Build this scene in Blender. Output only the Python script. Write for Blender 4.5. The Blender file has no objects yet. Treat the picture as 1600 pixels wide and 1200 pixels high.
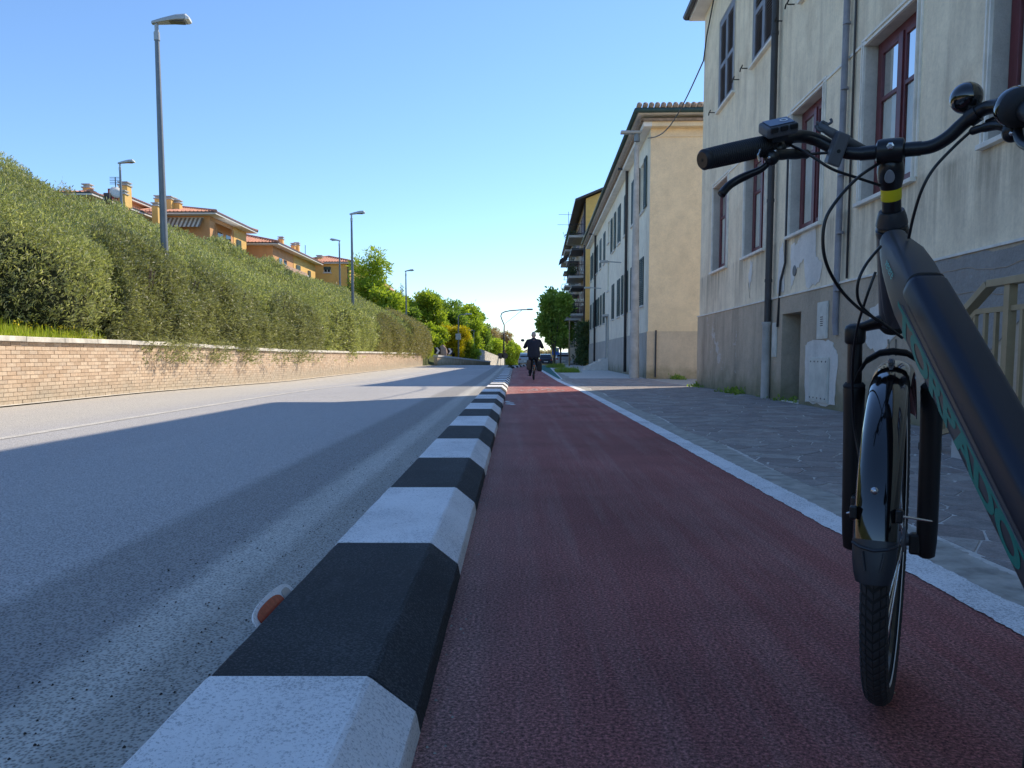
import bpy, math, random
import numpy as np
from mathutils import Vector, Matrix, Euler
random.seed(7); RNG = np.random.default_rng(7)
scene = bpy.context.scene
col = scene.collection
R = math.radians

# ------------------------------------------------------------ camera, sky, sun, exposure
F, CX, CY, HC, PITCH, YAW = 1200.0, 800.0, 651.0, 0.75, math.atan(0.08), math.atan(6/1200)
cam_d = bpy.data.cameras.new('camera'); cam = bpy.data.objects.new('camera', cam_d); col.objects.link(cam)
cam.location = (0, 0, HC)
cam.rotation_euler = (R(90)-PITCH, 0, YAW)
cam_d.sensor_width = 36.0; cam_d.lens = 36.0*F/1600
cam_d.shift_y = 51/1600
cam_d.clip_start = 0.05; cam_d.clip_end = 5000
scene.camera = cam

world = bpy.data.worlds.new("World"); scene.world = world; world.use_nodes = True
SUN_DIR = Vector((0.725, 0.688, 0.0)).normalized()
SUN_EL = R(39.5)
nt = world.node_tree; nt.nodes.clear()
sky = nt.nodes.new('ShaderNodeTexSky'); sky.sky_type = 'NISHITA'; sky.sun_disc = False
sky.sun_elevation = SUN_EL
sky.sun_rotation = math.atan2(SUN_DIR.x, SUN_DIR.y)
sky.air_density = 1.0; sky.dust_density = 0.0; sky.ozone_density = 6.5; sky.altitude = 50
bg = nt.nodes.new('ShaderNodeBackground'); bg.inputs['Strength'].default_value = 0.15
wo = nt.nodes.new('ShaderNodeOutputWorld')
nt.links.new(sky.outputs[0], bg.inputs[0]); nt.links.new(bg.outputs[0], wo.inputs[0])

sun_d = bpy.data.lights.new('sun', 'SUN'); sun_d.energy = 3.5; sun_d.angle = R(0.5); sun_d.color = (1.0, 0.87, 0.68)
sun = bpy.data.objects.new('sun', sun_d); col.objects.link(sun)
sd = Vector((SUN_DIR.x*math.cos(SUN_EL), SUN_DIR.y*math.cos(SUN_EL), math.sin(SUN_EL)))
sun.rotation_euler = sd.to_track_quat('Z', 'Y').to_euler(); sun.location = (30, 30, 40)
scene.view_settings.view_transform = 'Standard'; scene.view_settings.look = 'None'
scene.view_settings.gamma = 1; scene.view_settings.use_curve_mapping = False
scene.view_settings.exposure = 0.57
scene.cycles.max_bounces = 6; scene.cycles.diffuse_bounces = 3; scene.cycles.transparent_max_bounces = 6

# ------------------------------------------------------------ projection helper: a photograph pixel at a known distance -> place in the world
_rot = Euler((R(90)-PITCH, 0, YAW)).to_matrix()
def ray(px, py): return _rot @ Vector(((px-CX)/F, (CY-py)/F, -1.0))
def P(px, py, d):
    r = ray(px, py); return Vector((0, 0, HC)) + r*(d/r.y)
def gz(y):
    if y < 14: return 0.0
    if y < 26:
        t = (y-14)/12; return -0.10*t*t*(3-2*t)
    if y < 66: return -0.10
    if y < 200: return -0.10-(y-66)*0.015
    return -2.11-(y-200)*0.004

# ------------------------------------------------------------ object helpers
def org(o):
    v = Vector((0, 0, 0))
    while o is not None: v = v + o.location; o = o.parent
    return v
def tag(o, label=None, cat=None, group=None, kind=None):
    if label: o['label'] = label
    if cat: o['category'] = cat
    if group: o['group'] = group
    if kind: o['kind'] = kind
    return o
def empty(name, loc, label=None, cat=None, group=None, kind=None, parent=None):
    o = bpy.data.objects.new(name, None); col.objects.link(o); o.location = loc
    o.empty_display_size = 0.2
    if parent: o.parent = parent; o.location = Vector(loc)-org(parent)
    return tag(o, label, cat, group, kind)
def link_mesh(name, me, parent=None, loc=None):
    o = bpy.data.objects.new(name, me); col.objects.link(o)
    if parent: o.parent = parent
    if loc is not None: o.location = Vector(loc)-(org(parent) if parent else Vector((0,0,0)))
    return o
def copy_tree(o, parent=None):
    c = o.copy(); col.objects.link(c)
    if parent: c.parent = parent
    for ch in list(o.children): copy_tree(ch, c)
    return c
def frame_of(d):
    d = Vector(d).normalized()
    a = Vector((0, 0, 1)) if abs(d.z) < 0.9 else Vector((1, 0, 0))
    x = d.cross(a).normalized(); y = d.cross(x).normalized()
    return x, y, d
class MB:
    def __init__(s): s.v = []; s.f = []
    def add(s, vs, fs):
        n = len(s.v); s.v += [tuple(p) for p in vs]; s.f += [tuple(i+n for i in f) for f in fs]; return s
    def box(s, lo, hi, M=None):
        x0, y0, z0 = lo; x1, y1, z1 = hi
        vs = [Vector(p) for p in ((x0,y0,z0),(x1,y0,z0),(x1,y1,z0),(x0,y1,z0),(x0,y0,z1),(x1,y0,z1),(x1,y1,z1),(x0,y1,z1))]
        if M is not None: vs = [M(p) if callable(M) else M @ p for p in vs]
        return s.add(vs, [(0,3,2,1),(4,5,6,7),(0,1,5,4),(1,2,6,5),(2,3,7,6),(3,0,4,7)])
    def cbox(s, c, size, ax=None):
        ax = ax or (Vector((1,0,0)), Vector((0,1,0)), Vector((0,0,1))); c = Vector(c); h = [q/2 for q in size]
        return s.box((-h[0],-h[1],-h[2]), h, lambda p: c+ax[0]*p.x+ax[1]*p.y+ax[2]*p.z)
    def quad(s, a, b, c, d): return s.add([a, b, c, d], [(0,1,2,3)])
    def tube(s, pts, r, n=10, cap=True):
        pts = [Vector(p) for p in pts]; m = len(pts)
        rs = r if isinstance(r, (list, tuple)) else [r]*m
        vs = []; fs = []; px = None
        for i, p in enumerate(pts):
            t = (pts[min(i+1, m-1)]-pts[max(i-1, 0)]).normalized()
            if px is None: px, py, _ = frame_of(t)
            else:
                px = (px - t*px.dot(t)).normalized(); py = t.cross(px)
            if px.cross(py).dot(t) < 0: py = -py
            for k in range(n):
                a = 2*math.pi*k/n; vs.append(p + (px*math.cos(a)+py*math.sin(a))*rs[i])
        for i in range(m-1):
            for k in range(n):
                k2 = (k+1) % n; fs.append((i*n+k, i*n+k2, (i+1)*n+k2, (i+1)*n+k))
        if cap: fs.append(tuple(range(n-1, -1, -1))); fs.append(tuple((m-1)*n+k for k in range(n)))
        return s.add(vs, fs)
    def lathe(s, o, axis, prof, n=16):
        x, y, d = frame_of(axis); o = Vector(o); vs = []; fs = []
        for (t, r) in prof:
            for k in range(n):
                a = 2*math.pi*k/n; vs.append(o + d*t + (x*math.cos(a)+y*math.sin(a))*r)
        m = len(prof)
        for i in range(m-1):
            for k in range(n): k2 = (k+1) % n; fs.append((i*n+k, i*n+k2, (i+1)*n+k2, (i+1)*n+k))
        fs.append(tuple(range(n-1, -1, -1))); fs.append(tuple((m-1)*n+k for k in range(n)))
        return s.add(vs, fs)
    def ell(s, c, r, ax=None, n=14, m=9):
        c = Vector(c); ax = ax or (Vector((1,0,0)), Vector((0,1,0)), Vector((0,0,1))); vs = []; fs = []
        if not isinstance(r, (tuple, list)): r = (r, r, r)
        for i in range(m+1):
            th = math.pi*i/m
            for k in range(n):
                a = 2*math.pi*k/n
                vs.append(c + ax[0]*(r[0]*math.sin(th)*math.cos(a)) + ax[1]*(r[1]*math.sin(th)*math.sin(a)) + ax[2]*(r[2]*math.cos(th)))
        for i in range(m):
            for k in range(n): k2 = (k+1) % n; fs.append((i*n+k, (i+1)*n+k, (i+1)*n+k2, i*n+k2))
        return s.add(vs, fs)
    def ring(s, c, ax, Rr, sec, a0=0, a1=360, n=64):
        """sweep a closed section [(radial offset, axial offset)] about axis through c. ax=(e1,e2,axis): angle runs from e1 to e2"""
        c = Vector(c); e1, e2, e3 = ax; full = abs(a1-a0) >= 359.9; vs = []; fs = []; m = len(sec); N = n if full else n+1
        for i in range(N):
            a = R(a0+(a1-a0)*i/n); rad = e1*math.cos(a)+e2*math.sin(a)
            for (dr, da) in sec: vs.append(c + rad*(Rr+dr) + e3*da)
        for i in range(n if full else N-1):
            j = (i+1) % N
            for k in range(m): k2 = (k+1) % m; fs.append((i*m+k, i*m+k2, j*m+k2, j*m+k))
        if not full: fs.append(tuple(range(m-1, -1, -1))); fs.append(tuple((N-1)*m+k for k in range(m)))
        return s.add(vs, fs)
    def loft(s, secs):
        m = len(secs[0]); vs = [p for sec in secs for p in sec]; fs = []
        for i in range(len(secs)-1):
            for k in range(m): k2 = (k+1) % m; fs.append((i*m+k, i*m+k2, (i+1)*m+k2, (i+1)*m+k))
        fs.append(tuple(range(m-1, -1, -1))); fs.append(tuple((len(secs)-1)*m+k for k in range(m)))
        return s.add(vs, fs)
    def prism(s, poly, axis):
        """poly: 3D points, extruded along axis vector"""
        a = Vector(axis); poly = [Vector(p) for p in poly]
        return s.loft([poly, [p+a for p in poly]])
    def mesh(s, name, o=Vector((0,0,0)), smooth=False, fix=True):
        me = bpy.data.meshes.new(name)
        me.from_pydata([(p[0]-o[0], p[1]-o[1], p[2]-o[2]) for p in s.v], [], s.f)
        if fix:
            import bmesh
            bm = bmesh.new(); bm.from_mesh(me); bmesh.ops.recalc_face_normals(bm, faces=bm.faces); bm.to_mesh(me); bm.free()
        if smooth: me.shade_smooth()
        me.update(); return me
    def build(s, name, mat, parent=None, smooth=False, bevel=0, seg=2, at=None, auto=None, **kw):
        o0 = Vector(at) if at is not None else (org(parent) if parent else Vector((0,0,0)))
        me = s.mesh(name, o0, smooth or auto is not None)
        if auto is not None: me.set_sharp_from_angle(angle=R(auto))
        if mat: me.materials.append(mat)
        o = bpy.data.objects.new(name, me); col.objects.link(o)
        if parent: o.parent = parent; o.location = o0-org(parent) if at is not None else (0,0,0)
        elif at is not None: o.location = o0
        if bevel:
            b = o.modifiers.new('bevel', 'BEVEL'); b.width = bevel; b.segments = seg; b.limit_method = 'ANGLE'; b.angle_limit = R(35)
        return tag(o, **kw) if kw else o

# ------------------------------------------------------------ materials
class N:
    def __init__(s, name):
        s.m = bpy.data.materials.new(name); s.m.use_nodes = True; s.t = s.m.node_tree; s.t.nodes.clear()
        s.out = s.n('ShaderNodeOutputMaterial'); s.b = s.n('ShaderNodeBsdfPrincipled'); s.l(s.b.outputs[0], s.out.inputs[0])
        s._co = None
    def n(s, t, **k):
        x = s.t.nodes.new(t)
        for a, v in k.items(): setattr(x, a, v)
        return x
    def l(s, a, b): s.t.links.new(a, b)
    def co(s, w=True):
        if s._co is None:
            s._co = (s.n('ShaderNodeNewGeometry').outputs['Position'] if w else s.n('ShaderNodeTexCoord').outputs['Object'])
        return s._co
    def noise(s, scale, detail=4, rough=0.6, stretch=None, w=True, off=(0,0,0)):
        c = s.co(w)
        if stretch or off != (0,0,0):
            mp = s.n('ShaderNodeMapping'); mp.inputs['Scale'].default_value = stretch or (1,1,1); mp.inputs['Location'].default_value = off
            s.l(c, mp.inputs[0]); c = mp.outputs[0]
        x = s.n('ShaderNodeTexNoise'); x.inputs['Scale'].default_value = scale; x.inputs['Detail'].default_value = detail; x.inputs['Roughness'].default_value = rough
        s.l(c, x.inputs['Vector']); return x.outputs['Fac']
    def vor(s, scale, feature='F1', w=True):
        x = s.n('ShaderNodeTexVoronoi', feature=feature); x.inputs['Scale'].default_value = scale; s.l(s.co(w), x.inputs['Vector']); return x
    def ramp(s, fac, stops):
        r = s.n('ShaderNodeValToRGB'); e = r.color_ramp.elements
        while len(e) < len(stops): e.new(0.5)
        for i, (p, c) in enumerate(stops):
            e[i].position = p; e[i].color = (c, c, c, 1) if not isinstance(c, (tuple, list)) else (*c[:3], 1)
        s.l(fac, r.inputs[0]); return r.outputs[0]
    def mix(s, fac, a, b, mode='MIX'):
        x = s.n('ShaderNodeMix', data_type='RGBA', blend_type=mode)
        for i, v in ((0, fac), (6, a), (7, b)):
            if isinstance(v, (int, float)) and i == 0: x.inputs[0].default_value = v
            elif isinstance(v, (tuple, list)): x.inputs[i].default_value = (*v[:3], 1)
            elif isinstance(v, (int, float)): x.inputs[i].default_value = (v, v, v, 1)
            else: s.l(v, x.inputs[i])
        return x.outputs[2]
    def math(s, op, a, b=None, clamp=False):
        x = s.n('ShaderNodeMath', operation=op, use_clamp=clamp)
        for i, v in ((0, a), (1, b)):
            if v is None: continue
            if isinstance(v, (int, float)): x.inputs[i].default_value = v
            else: s.l(v, x.inputs[i])
        return x.outputs[0]
    def xyz(s, w=True):
        x = s.n('ShaderNodeSeparateXYZ'); s.l(s.co(w), x.inputs[0]); return x.outputs
    def smooth(s, v, a, b):
        x = s.n('ShaderNodeMapRange'); x.interpolation_type = 'SMOOTHSTEP'
        x.inputs[1].default_value = a; x.inputs[2].default_value = b; s.l(v, x.inputs[0]); return x.outputs[0]
    def fin(s, color, rough=0.8, bump=None, bs=0.3, bd=0.01, metal=0, spec=0.5, coat=0):
        for k, v in (('Base Color', color), ('Roughness', rough), ('Metallic', metal)):
            if isinstance(v, (tuple, list)): s.b.inputs[k].default_value = (*v[:3], 1)
            elif isinstance(v, (int, float)): s.b.inputs[k].default_value = v
            else: s.l(v, s.b.inputs[k])
        s.b.inputs['Specular IOR Level'].default_value = spec
        if coat: s.b.inputs['Coat Weight'].default_value = coat; s.b.inputs['Coat Roughness'].default_value = 0.03
        if bump is not None:
            b = s.n('ShaderNodeBump'); b.inputs['Strength'].default_value = bs; b.inputs['Distance'].default_value = bd
            s.l(bump, b.inputs['Height']); s.l(b.outputs[0], s.b.inputs['Normal'])
        return s.m
def simple(name, c, rough=0.6, metal=0, var=0.12, scale=6, spec=0.5, coat=0, bump=0, bscale=80, bd=0.002):
    m = N(name); n = m.noise(scale, 5, 0.6)
    k = m.ramp(n, [(0.3, tuple(x*(1-var) for x in c)), (0.7, tuple(min(1, x*(1+var)) for x in c))])
    return m.fin(k, rough, m.noise(bscale, 3) if bump else None, bump, bd, metal, spec, coat)

def road_mat():
    m = N('asphalt'); x = m.xyz()[0]
    fine = m.noise(170, 3, 0.75); vf = m.vor(120).outputs['Distance']; big = m.noise(0.35, 4, 0.6, (1, 0.25, 1)); edge = m.noise(7, 5, 0.7)
    mid = m.noise(2.2, 5, 0.65, (1.5, 0.12, 1))
    base = m.ramp(big, [(0.3, (0.33, 0.325, 0.325)), (0.7, (0.40, 0.39, 0.38))])
    dark = (0.255, 0.25, 0.243); dust = m.ramp(mid, [(0.3, (0.35, 0.34, 0.31)), (0.7, (0.47, 0.455, 0.42))])
    xj = m.math('ADD', x, m.math('MULTIPLY', m.math('SUBTRACT', edge, 0.5), 0.10))
    c = m.mix(m.smooth(xj, -1.62, -1.48), base, dark)
    c = m.mix(m.smooth(xj, -1.14, -1.02), c, dust)
    dk2 = m.math('MULTIPLY', m.smooth(xj, -0.93, -0.84), 1.0)
    c = m.mix(m.math('MULTIPLY', dk2, 0.75), c, (0.27, 0.26, 0.235))
    # verge side dust towards the brick wall
    c = m.mix(m.math('MULTIPLY', m.math('SUBTRACT', 1.0, m.smooth(x, -5.6, -4.4)), 0.5), c, (0.50, 0.46, 0.38))
    grain = m.ramp(m.math('ADD', m.math('MULTIPLY', fine, 0.6), m.math('MULTIPLY', vf, 0.6)), [(0.36, 0.50), (0.50, 0.94), (0.66, 1.55)])
    c = m.mix(1.0, c, grain, 'MULTIPLY')
    return m.fin(c, 0.9, m.math('ADD', fine, vf), 0.8, 0.004, spec=0.3)
def track_mat():
    m = N('red_coating'); x = m.xyz()[0]
    fine = m.noise(120, 4, 0.78); med = m.noise(48, 4, 0.7); big = m.noise(2.2, 6, 0.72, (2.4, 0.10, 1)); pat = m.noise(1.1, 4, 0.6)
    base = m.ramp(pat, [(0.3, (0.36, 0.120, 0.108)), (0.7, (0.47, 0.165, 0.148))])
    c = m.mix(m.ramp(big, [(0.46, 0.0), (0.70, 0.42)]), base, (0.56, 0.36, 0.32))
    side = m.math('SUBTRACT', 1.0, m.smooth(m.math('ADD', x, m.math('MULTIPLY', pat, 0.3)), -0.2, 0.42))
    c = m.mix(m.math('MULTIPLY', side, 0.45), c, (0.44, 0.31, 0.28))
    c = m.mix(1.0, c, m.ramp(fine, [(0.36, 0.30), (0.5, 0.95), (0.64, 2.1)]), 'MULTIPLY')
    pit = m.vor(95).outputs['Distance']; c = m.mix(1.0, c, m.ramp(m.math('ADD', pit, m.math('MULTIPLY', med, 0.4)), [(0.30, 0.35), (0.45, 1.0)]), 'MULTIPLY')
    c = m.mix(1.0, c, m.ramp(m.noise(0.7, 5, 0.7, off=(2,7,0)), [(0.35, 0.82), (0.65, 1.15)]), 'MULTIPLY')
    return m.fin(c, 0.85, m.math('ADD', fine, m.math('MULTIPLY', med, 1.5)), 1.0, 0.012, spec=0.3)
def paint_mat(name, c, wear=(0.12,0.12,0.13), amount=0.42, fs=170, dirt=0.25):
    m = N(name); fine = m.noise(fs, 3, 0.8); big = m.noise(3, 5, 0.65); sc = m.noise(14, 6, 0.75, (1, 0.25, 1))
    v = m.math('ADD', fine, m.math('MULTIPLY', m.math('SUBTRACT', big, 0.5), 0.30))
    k = m.mix(m.ramp(v, [(amount-0.05, 1.0), (amount+0.05, 0.0)]), c, wear)
    k = m.mix(m.ramp(sc, [(0.56, 0.0), (0.75, dirt)]), k, tuple(0.5*a+0.5*0.22 for a in wear))
    k = m.mix(1.0, k, m.ramp(m.noise(1.5, 4), [(0.3, 0.86), (0.7, 1.05)]), 'MULTIPLY')
    return m.fin(k, 0.8, fine, 0.8, 0.004, spec=0.25)
def plaster(name, c, c2, stain, z_stain=None, streak=0.6, bump=0.25, bscale=60, pale=None):
    m = N(name); z = m.xyz()[2]
    big = m.noise(0.55, 6, 0.62); st = m.noise(1.1, 6, 0.65, (1.6, 1.6, 0.28), off=(3,1,0)); fn = m.noise(bscale, 4, 0.7)
    k = m.mix(m.ramp(big, [(0.35, 0.0), (0.65, 1.0)]), c, c2)
    k = m.mix(m.ramp(st, [(0.50, 0.0), (0.74, streak)]), k, stain)
    if z_stain is None and streak > 0.7:   # rain streaks below the sill lines and rusty runs
        s2 = m.noise(3.2, 6, 0.7, (1.0, 1.0, 0.07), off=(8,2,5)); k = m.mix(m.ramp(s2, [(0.52, 0.0), (0.70, 0.55)]), k, stain)
        s3 = m.noise(0.8, 6, 0.7, off=(1,9,3)); k = m.mix(m.ramp(s3, [(0.55, 0.0), (0.68, 0.35)]), k, (0.62, 0.46, 0.29))
    if z_stain is None and streak > 0.7:   # dirty water runs below the sills of the raised ground floor
        s4 = m.noise(5.0, 5, 0.7, (1.0, 1.0, 0.05), off=(4,4,4)); mk = m.math('MULTIPLY', m.smooth(z, 1.65, 2.62), m.math('SUBTRACT', 1.0, m.smooth(z, 2.61, 2.70)))
        k = m.mix(m.math('MULTIPLY', m.ramp(s4, [(0.42, 0.0), (0.60, 1.0)]), m.math('MULTIPLY', mk, 0.6)), k, (0.33, 0.27, 0.19))
    k = m.mix(1.0, k, m.ramp(m.noise(2.6, 7, 0.7), [(0.35, 0.90), (0.65, 1.06)]), 'MULTIPLY')
    k = m.mix(1.0, k, m.ramp(m.noise(26, 5, 0.75), [(0.30, 0.90), (0.5, 1.0), (0.7, 1.07)]), 'MULTIPLY')
    if pale:
        pt = m.noise(0.9, 7, 0.72, off=(9,4,2)); k = m.mix(m.ramp(pt, [(0.62, 0.0), (0.635, 0.85)]), k, pale)
    if z_stain:
        f = m.math('ADD', z, m.math('MULTIPLY', m.noise(1.6, 5, 0.65, off=(5,0,0)), -1.2))
        k = m.mix(m.math('MULTIPLY', m.math('SUBTRACT', 1.0, m.smooth(f, z_stain[0]-0.75, z_stain[1]-0.5)), z_stain[3]), k, z_stain[2])
    return m.fin(k, 0.92, m.math('ADD', fn, m.math('MULTIPLY', m.noise(7, 5, 0.7), 1.2)), bump, 0.012, spec=0.2)
def leaf_mat(name, stops, trans=0.35, rough=0.5):
    m = N(name); g = m.n('ShaderNodeNewGeometry'); big = m.noise(0.35, 4, 0.6)
    rnd = m.math('ADD', m.math('MULTIPLY', g.outputs['Random Per Island'], 0.62), m.math('MULTIPLY', big, 0.40))
    c = m.ramp(rnd, stops); m.fin(c, rough, spec=0.35)
    t = m.n('ShaderNodeBsdfTranslucent'); m.l(m.mix(1.0, c, (1.25, 1.35, 0.55), 'MULTIPLY'), t.inputs[0])
    mx = m.n('ShaderNodeMixShader'); mx.inputs[0].default_value = trans
    m.l(m.b.outputs[0], mx.inputs[1]); m.l(t.outputs[0], mx.inputs[2]); m.l(mx.outputs[0], m.out.inputs[0]); return m.m
M = {}
M['road'] = road_mat(); M['track'] = track_mat()
M['white'] = paint_mat('white_road_paint', (0.93,0.93,0.93), (0.50,0.50,0.51), 0.44, 140)
M['worn_white'] = paint_mat('worn_white_paint', (0.80,0.74,0.72), (0.28,0.085,0.085), 0.53, 40)
M['faint_line'] = paint_mat('faint_edge_line', (0.80,0.77,0.70), (0.56,0.53,0.47), 0.52, 60)
M['kerb_white'] = paint_mat('kerb_white_paint', (0.95,0.95,0.95), (0.55,0.56,0.58), 0.43, 150)
M['kerb_black'] = paint_mat('kerb_black_paint', (0.026,0.029,0.033), (0.085,0.092,0.10), 0.44, 150)
M['teal'] = paint_mat('teal_coating', (0.03,0.19,0.17), (0.05,0.12,0.11), 0.4, 60)
M['strip'] = simple('dusty_concrete_edge', (0.40,0.38,0.34), 0.95, var=0.35, scale=9, bump=0.7, bscale=150, bd=0.004)
M['mortar'] = simple('paving_mortar', (0.62,0.59,0.55), 0.95, var=0.25, scale=12, bump=0.6, bscale=140, bd=0.003)
def stone_mat():
    m = N('porphyry'); oi = m.n('ShaderNodeObjectInfo'); g = m.n('ShaderNodeNewGeometry')
    r = m.math('FRACT', m.math('ADD', oi.outputs['Random'], g.outputs['Random Per Island']))
    c = m.ramp(r, [(0.0, (0.25,0.215,0.20)), (0.4, (0.28,0.255,0.24)), (0.7, (0.31,0.265,0.245)), (1.0, (0.35,0.325,0.30))])
    n = m.noise(7, 7, 0.75); f = m.noise(110, 4, 0.75)
    c = m.mix(1.0, c, m.ramp(n, [(0.3, 0.70), (0.7, 1.35)]), 'MULTIPLY')
    c = m.mix(1.0, c, m.ramp(f, [(0.3, 0.75), (0.7, 1.3)]), 'MULTIPLY')
    return m.fin(c, 0.78, m.math('ADD', n, m.math('MULTIPLY', f, 0.4)), 0.7, 0.006, spec=0.35)
M['stone'] = stone_mat()
M['earth'] = simple('dry_earth', (0.16,0.14,0.09), 1.0, var=0.3, scale=0.8, bump=0.5, bscale=12, bd=0.05)
M['bank'] = simple('grassy_soil', (0.075,0.095,0.03), 1.0, var=0.35, scale=0.9, bump=0.5, bscale=14, bd=0.05)
def brick_mat():
    m = N('tan_brick'); oi = m.n('ShaderNodeObjectInfo'); g = m.n('ShaderNodeNewGeometry')
    r = m.math('FRACT', m.math('ADD', oi.outputs['Random'], g.outputs['Random Per Island']))
    c = m.ramp(r, [(0, (0.56,0.42,0.30)), (0.45, (0.68,0.515,0.375)), (0.8, (0.75,0.60,0.45)), (1, (0.60,0.48,0.37))])
    z = m.xyz()[2]; st = m.noise(1.3, 6, 0.7)
    f = m.smooth(m.math('ADD', z, m.math('MULTIPLY', st, -0.7)), -0.35, 0.15)
    c = m.mix(m.math('MULTIPLY', m.math('SUBTRACT', 1.0, f), 0.75), c, (0.46,0.41,0.33))
    c = m.mix(1.0, c, m.ramp(m.noise(22, 5, 0.7), [(0.3, 0.8), (0.7, 1.15)]), 'MULTIPLY')
    return m.fin(c, 0.9, m.noise(70, 4, 0.7), 0.5, 0.004, spec=0.2)
M['brick'] = brick_mat()
M['joint'] = simple('brick_mortar', (0.42,0.33,0.25), 1.0, var=0.2, scale=3)
M['coping'] = simple('weathered_concrete', (0.72,0.68,0.60), 0.9, var=0.35, scale=4, bump=0.5, bscale=60, bd=0.004)
M['concrete'] = simple('grey_concrete', (0.48,0.47,0.44), 0.9, var=0.22, scale=3, bump=0.4, bscale=60, bd=0.003)
M['plaster1'] = plaster('old_cream_plaster', (0.96,0.82,0.59), (0.87,0.75,0.55), (0.56,0.47,0.35), None, 0.8, 0.16, 40)
M['plinth1'] = plaster('rough_grey_render', (0.60,0.49,0.36), (0.48,0.40,0.30), (0.26,0.22,0.17), (0.0, 0.55, (0.16,0.17,0.09), 0.8), 0.7, 1.0, 34, pale=(0.62,0.58,0.52))
M['patch'] = plaster('bare_white_filler', (0.84,0.81,0.74), (0.72,0.69,0.63), (0.50,0.47,0.40), None, 0.6, 0.5, 30)
M['trim1'] = simple('pale_stone_trim', (0.80,0.76,0.67), 0.85, var=0.16, scale=5, bump=0.2)
M['reveal'] = plaster('grey_stone_reveal', (0.66,0.61,0.53), (0.56,0.52,0.45), (0.38,0.35,0.31), None, 0.6, 0.6, 70)
M['gable2'] = plaster('cream_yellow_plaster', (0.96,0.76,0.49), (0.93,0.73,0.47), (0.84,0.65,0.43), (0.0, 2.9, (0.72,0.55,0.36), 0.25), 0.35, 0.12, 40)
M['front2'] = plaster('grey_white_plaster', (0.96,0.89,0.72), (0.90,0.83,0.67), (0.70,0.64,0.52), None, 0.5, 0.15, 40)
M['plinth2'] = plaster('stained_grey_plinth', (0.58,0.55,0.49), (0.50,0.475,0.42), (0.34,0.33,0.28), (-0.2, 0.5, (0.16,0.17,0.10), 0.85), 0.6, 0.3, 40)
M['gplinth2'] = plaster('stained_tan_plinth', (0.76,0.61,0.43), (0.68,0.55,0.39), (0.52,0.43,0.31), (-0.2, 0.40, (0.22,0.19,0.10), 0.9), 0.6, 0.3, 40)
M['gable3'] = plaster('ochre_plaster', (0.78,0.52,0.17), (0.73,0.48,0.155), (0.60,0.40,0.15), None, 0.35, 0.1, 40)
M['front3'] = plaster('shade_brown_front', (0.46,0.38,0.28), (0.40,0.33,0.25), (0.27,0.23,0.19), None, 0.5, 0.1, 40)  # street front coloured darker than the gable for the shade it stands in
M['soffit'] = simple('white_soffit', (0.84,0.81,0.75), 0.85, var=0.1, scale=2)
M['tile'] = simple('terracotta_tile', (0.58,0.27,0.17), 0.85, var=0.35, scale=4, bump=0.4)
M['oldtile'] = simple('lichened_clay_tile', (0.33,0.24,0.17), 0.9, var=0.4, scale=9, bump=0.4)
M['gutter'] = simple('dark_green_gutter', (0.04,0.075,0.065), 0.5, var=0.2)
M['shutter'] = simple('grey_blue_shutter', (0.22,0.23,0.26), 0.6, var=0.2, scale=7)
M['shutter_in'] = simple('dark_behind_shutter', (0.02,0.02,0.024), 0.9)
M['gshutter'] = simple('bottle_green_shutter', (0.028,0.062,0.062), 0.6, var=0.3, scale=5)
M['redwood'] = simple('oxblood_painted_wood', (0.13,0.028,0.034), 0.42, var=0.25, scale=6)
M['curtain'] = simple('white_curtain', (0.90,0.91,0.88), 0.9, var=0.12, scale=2.5)
M['glass'] = N('window_glass').fin((0.02,0.025,0.03), 0.06, spec=0.6)
M['pipe_dark'] = simple('dark_downpipe', (0.045,0.042,0.045), 0.5, var=0.25, scale=5)
M['pipe_grey'] = simple('grey_downpipe', (0.26,0.26,0.29), 0.5, var=0.2, scale=5)
M['iron'] = simple('black_iron', (0.015,0.015,0.016), 0.6)
M['cabinet'] = simple('pale_meter_door', (0.62,0.62,0.55), 0.6, var=0.15, scale=5)
M['door_dark'] = simple('dark_green_door', (0.012,0.020,0.024), 0.6, var=0.3)
M['rail'] = simple('bronze_gold_railing', (0.36,0.285,0.17), 0.45, 0.15, var=0.12, scale=8)
M['galv'] = simple('galvanised_steel', (0.20,0.23,0.25), 0.5, 0.35, var=0.12, scale=3)
M['lamp_grey'] = simple('lamp_head_grey', (0.42,0.44,0.44), 0.35, 0.2, var=0.08)
M['lamp_dark'] = simple('lamp_lens', (0.11,0.10,0.10), 0.25)
M['lamp_white'] = simple('lamp_cap_white', (0.85,0.85,0.80), 0.35, 0.0, var=0.03)
M['orange_wall'] = simple('orange_house_wall', (0.66,0.36,0.17), 0.9, var=0.1, scale=1.5)
M['yellow_wall'] = simple('yellow_house_wall', (0.82,0.52,0.17), 0.9, var=0.1, scale=1.5)
M['house_white'] = simple('white_house_trim', (0.7,0.68,0.64), 0.8)
M['maroon'] = simple('maroon_cladding', (0.17,0.035,0.04), 0.7)
M['awning'] = simple('striped_awning_grey', (0.22,0.18,0.13), 0.8); M['awning2'] = simple('striped_awning_white', (0.65,0.62,0.52), 0.8)
M['bark'] = simple('tree_bark', (0.10,0.08,0.06), 0.95, var=0.3, scale=6, bump=0.6, bscale=30, bd=0.01)
M['leaf_hedge'] = leaf_mat('oleander_leaf', [(0.15, (0.17,0.185,0.095)), (0.40, (0.28,0.30,0.145)), (0.62, (0.43,0.45,0.22)), (0.85, (0.68,0.66,0.42))], 0.38, 0.45)
M['leaf_dark'] = leaf_mat('dark_oleander_leaf', [(0.15, (0.15,0.16,0.08)), (0.5, (0.25,0.26,0.13)), (0.85, (0.58,0.57,0.36))], 0.3, 0.42)
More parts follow.
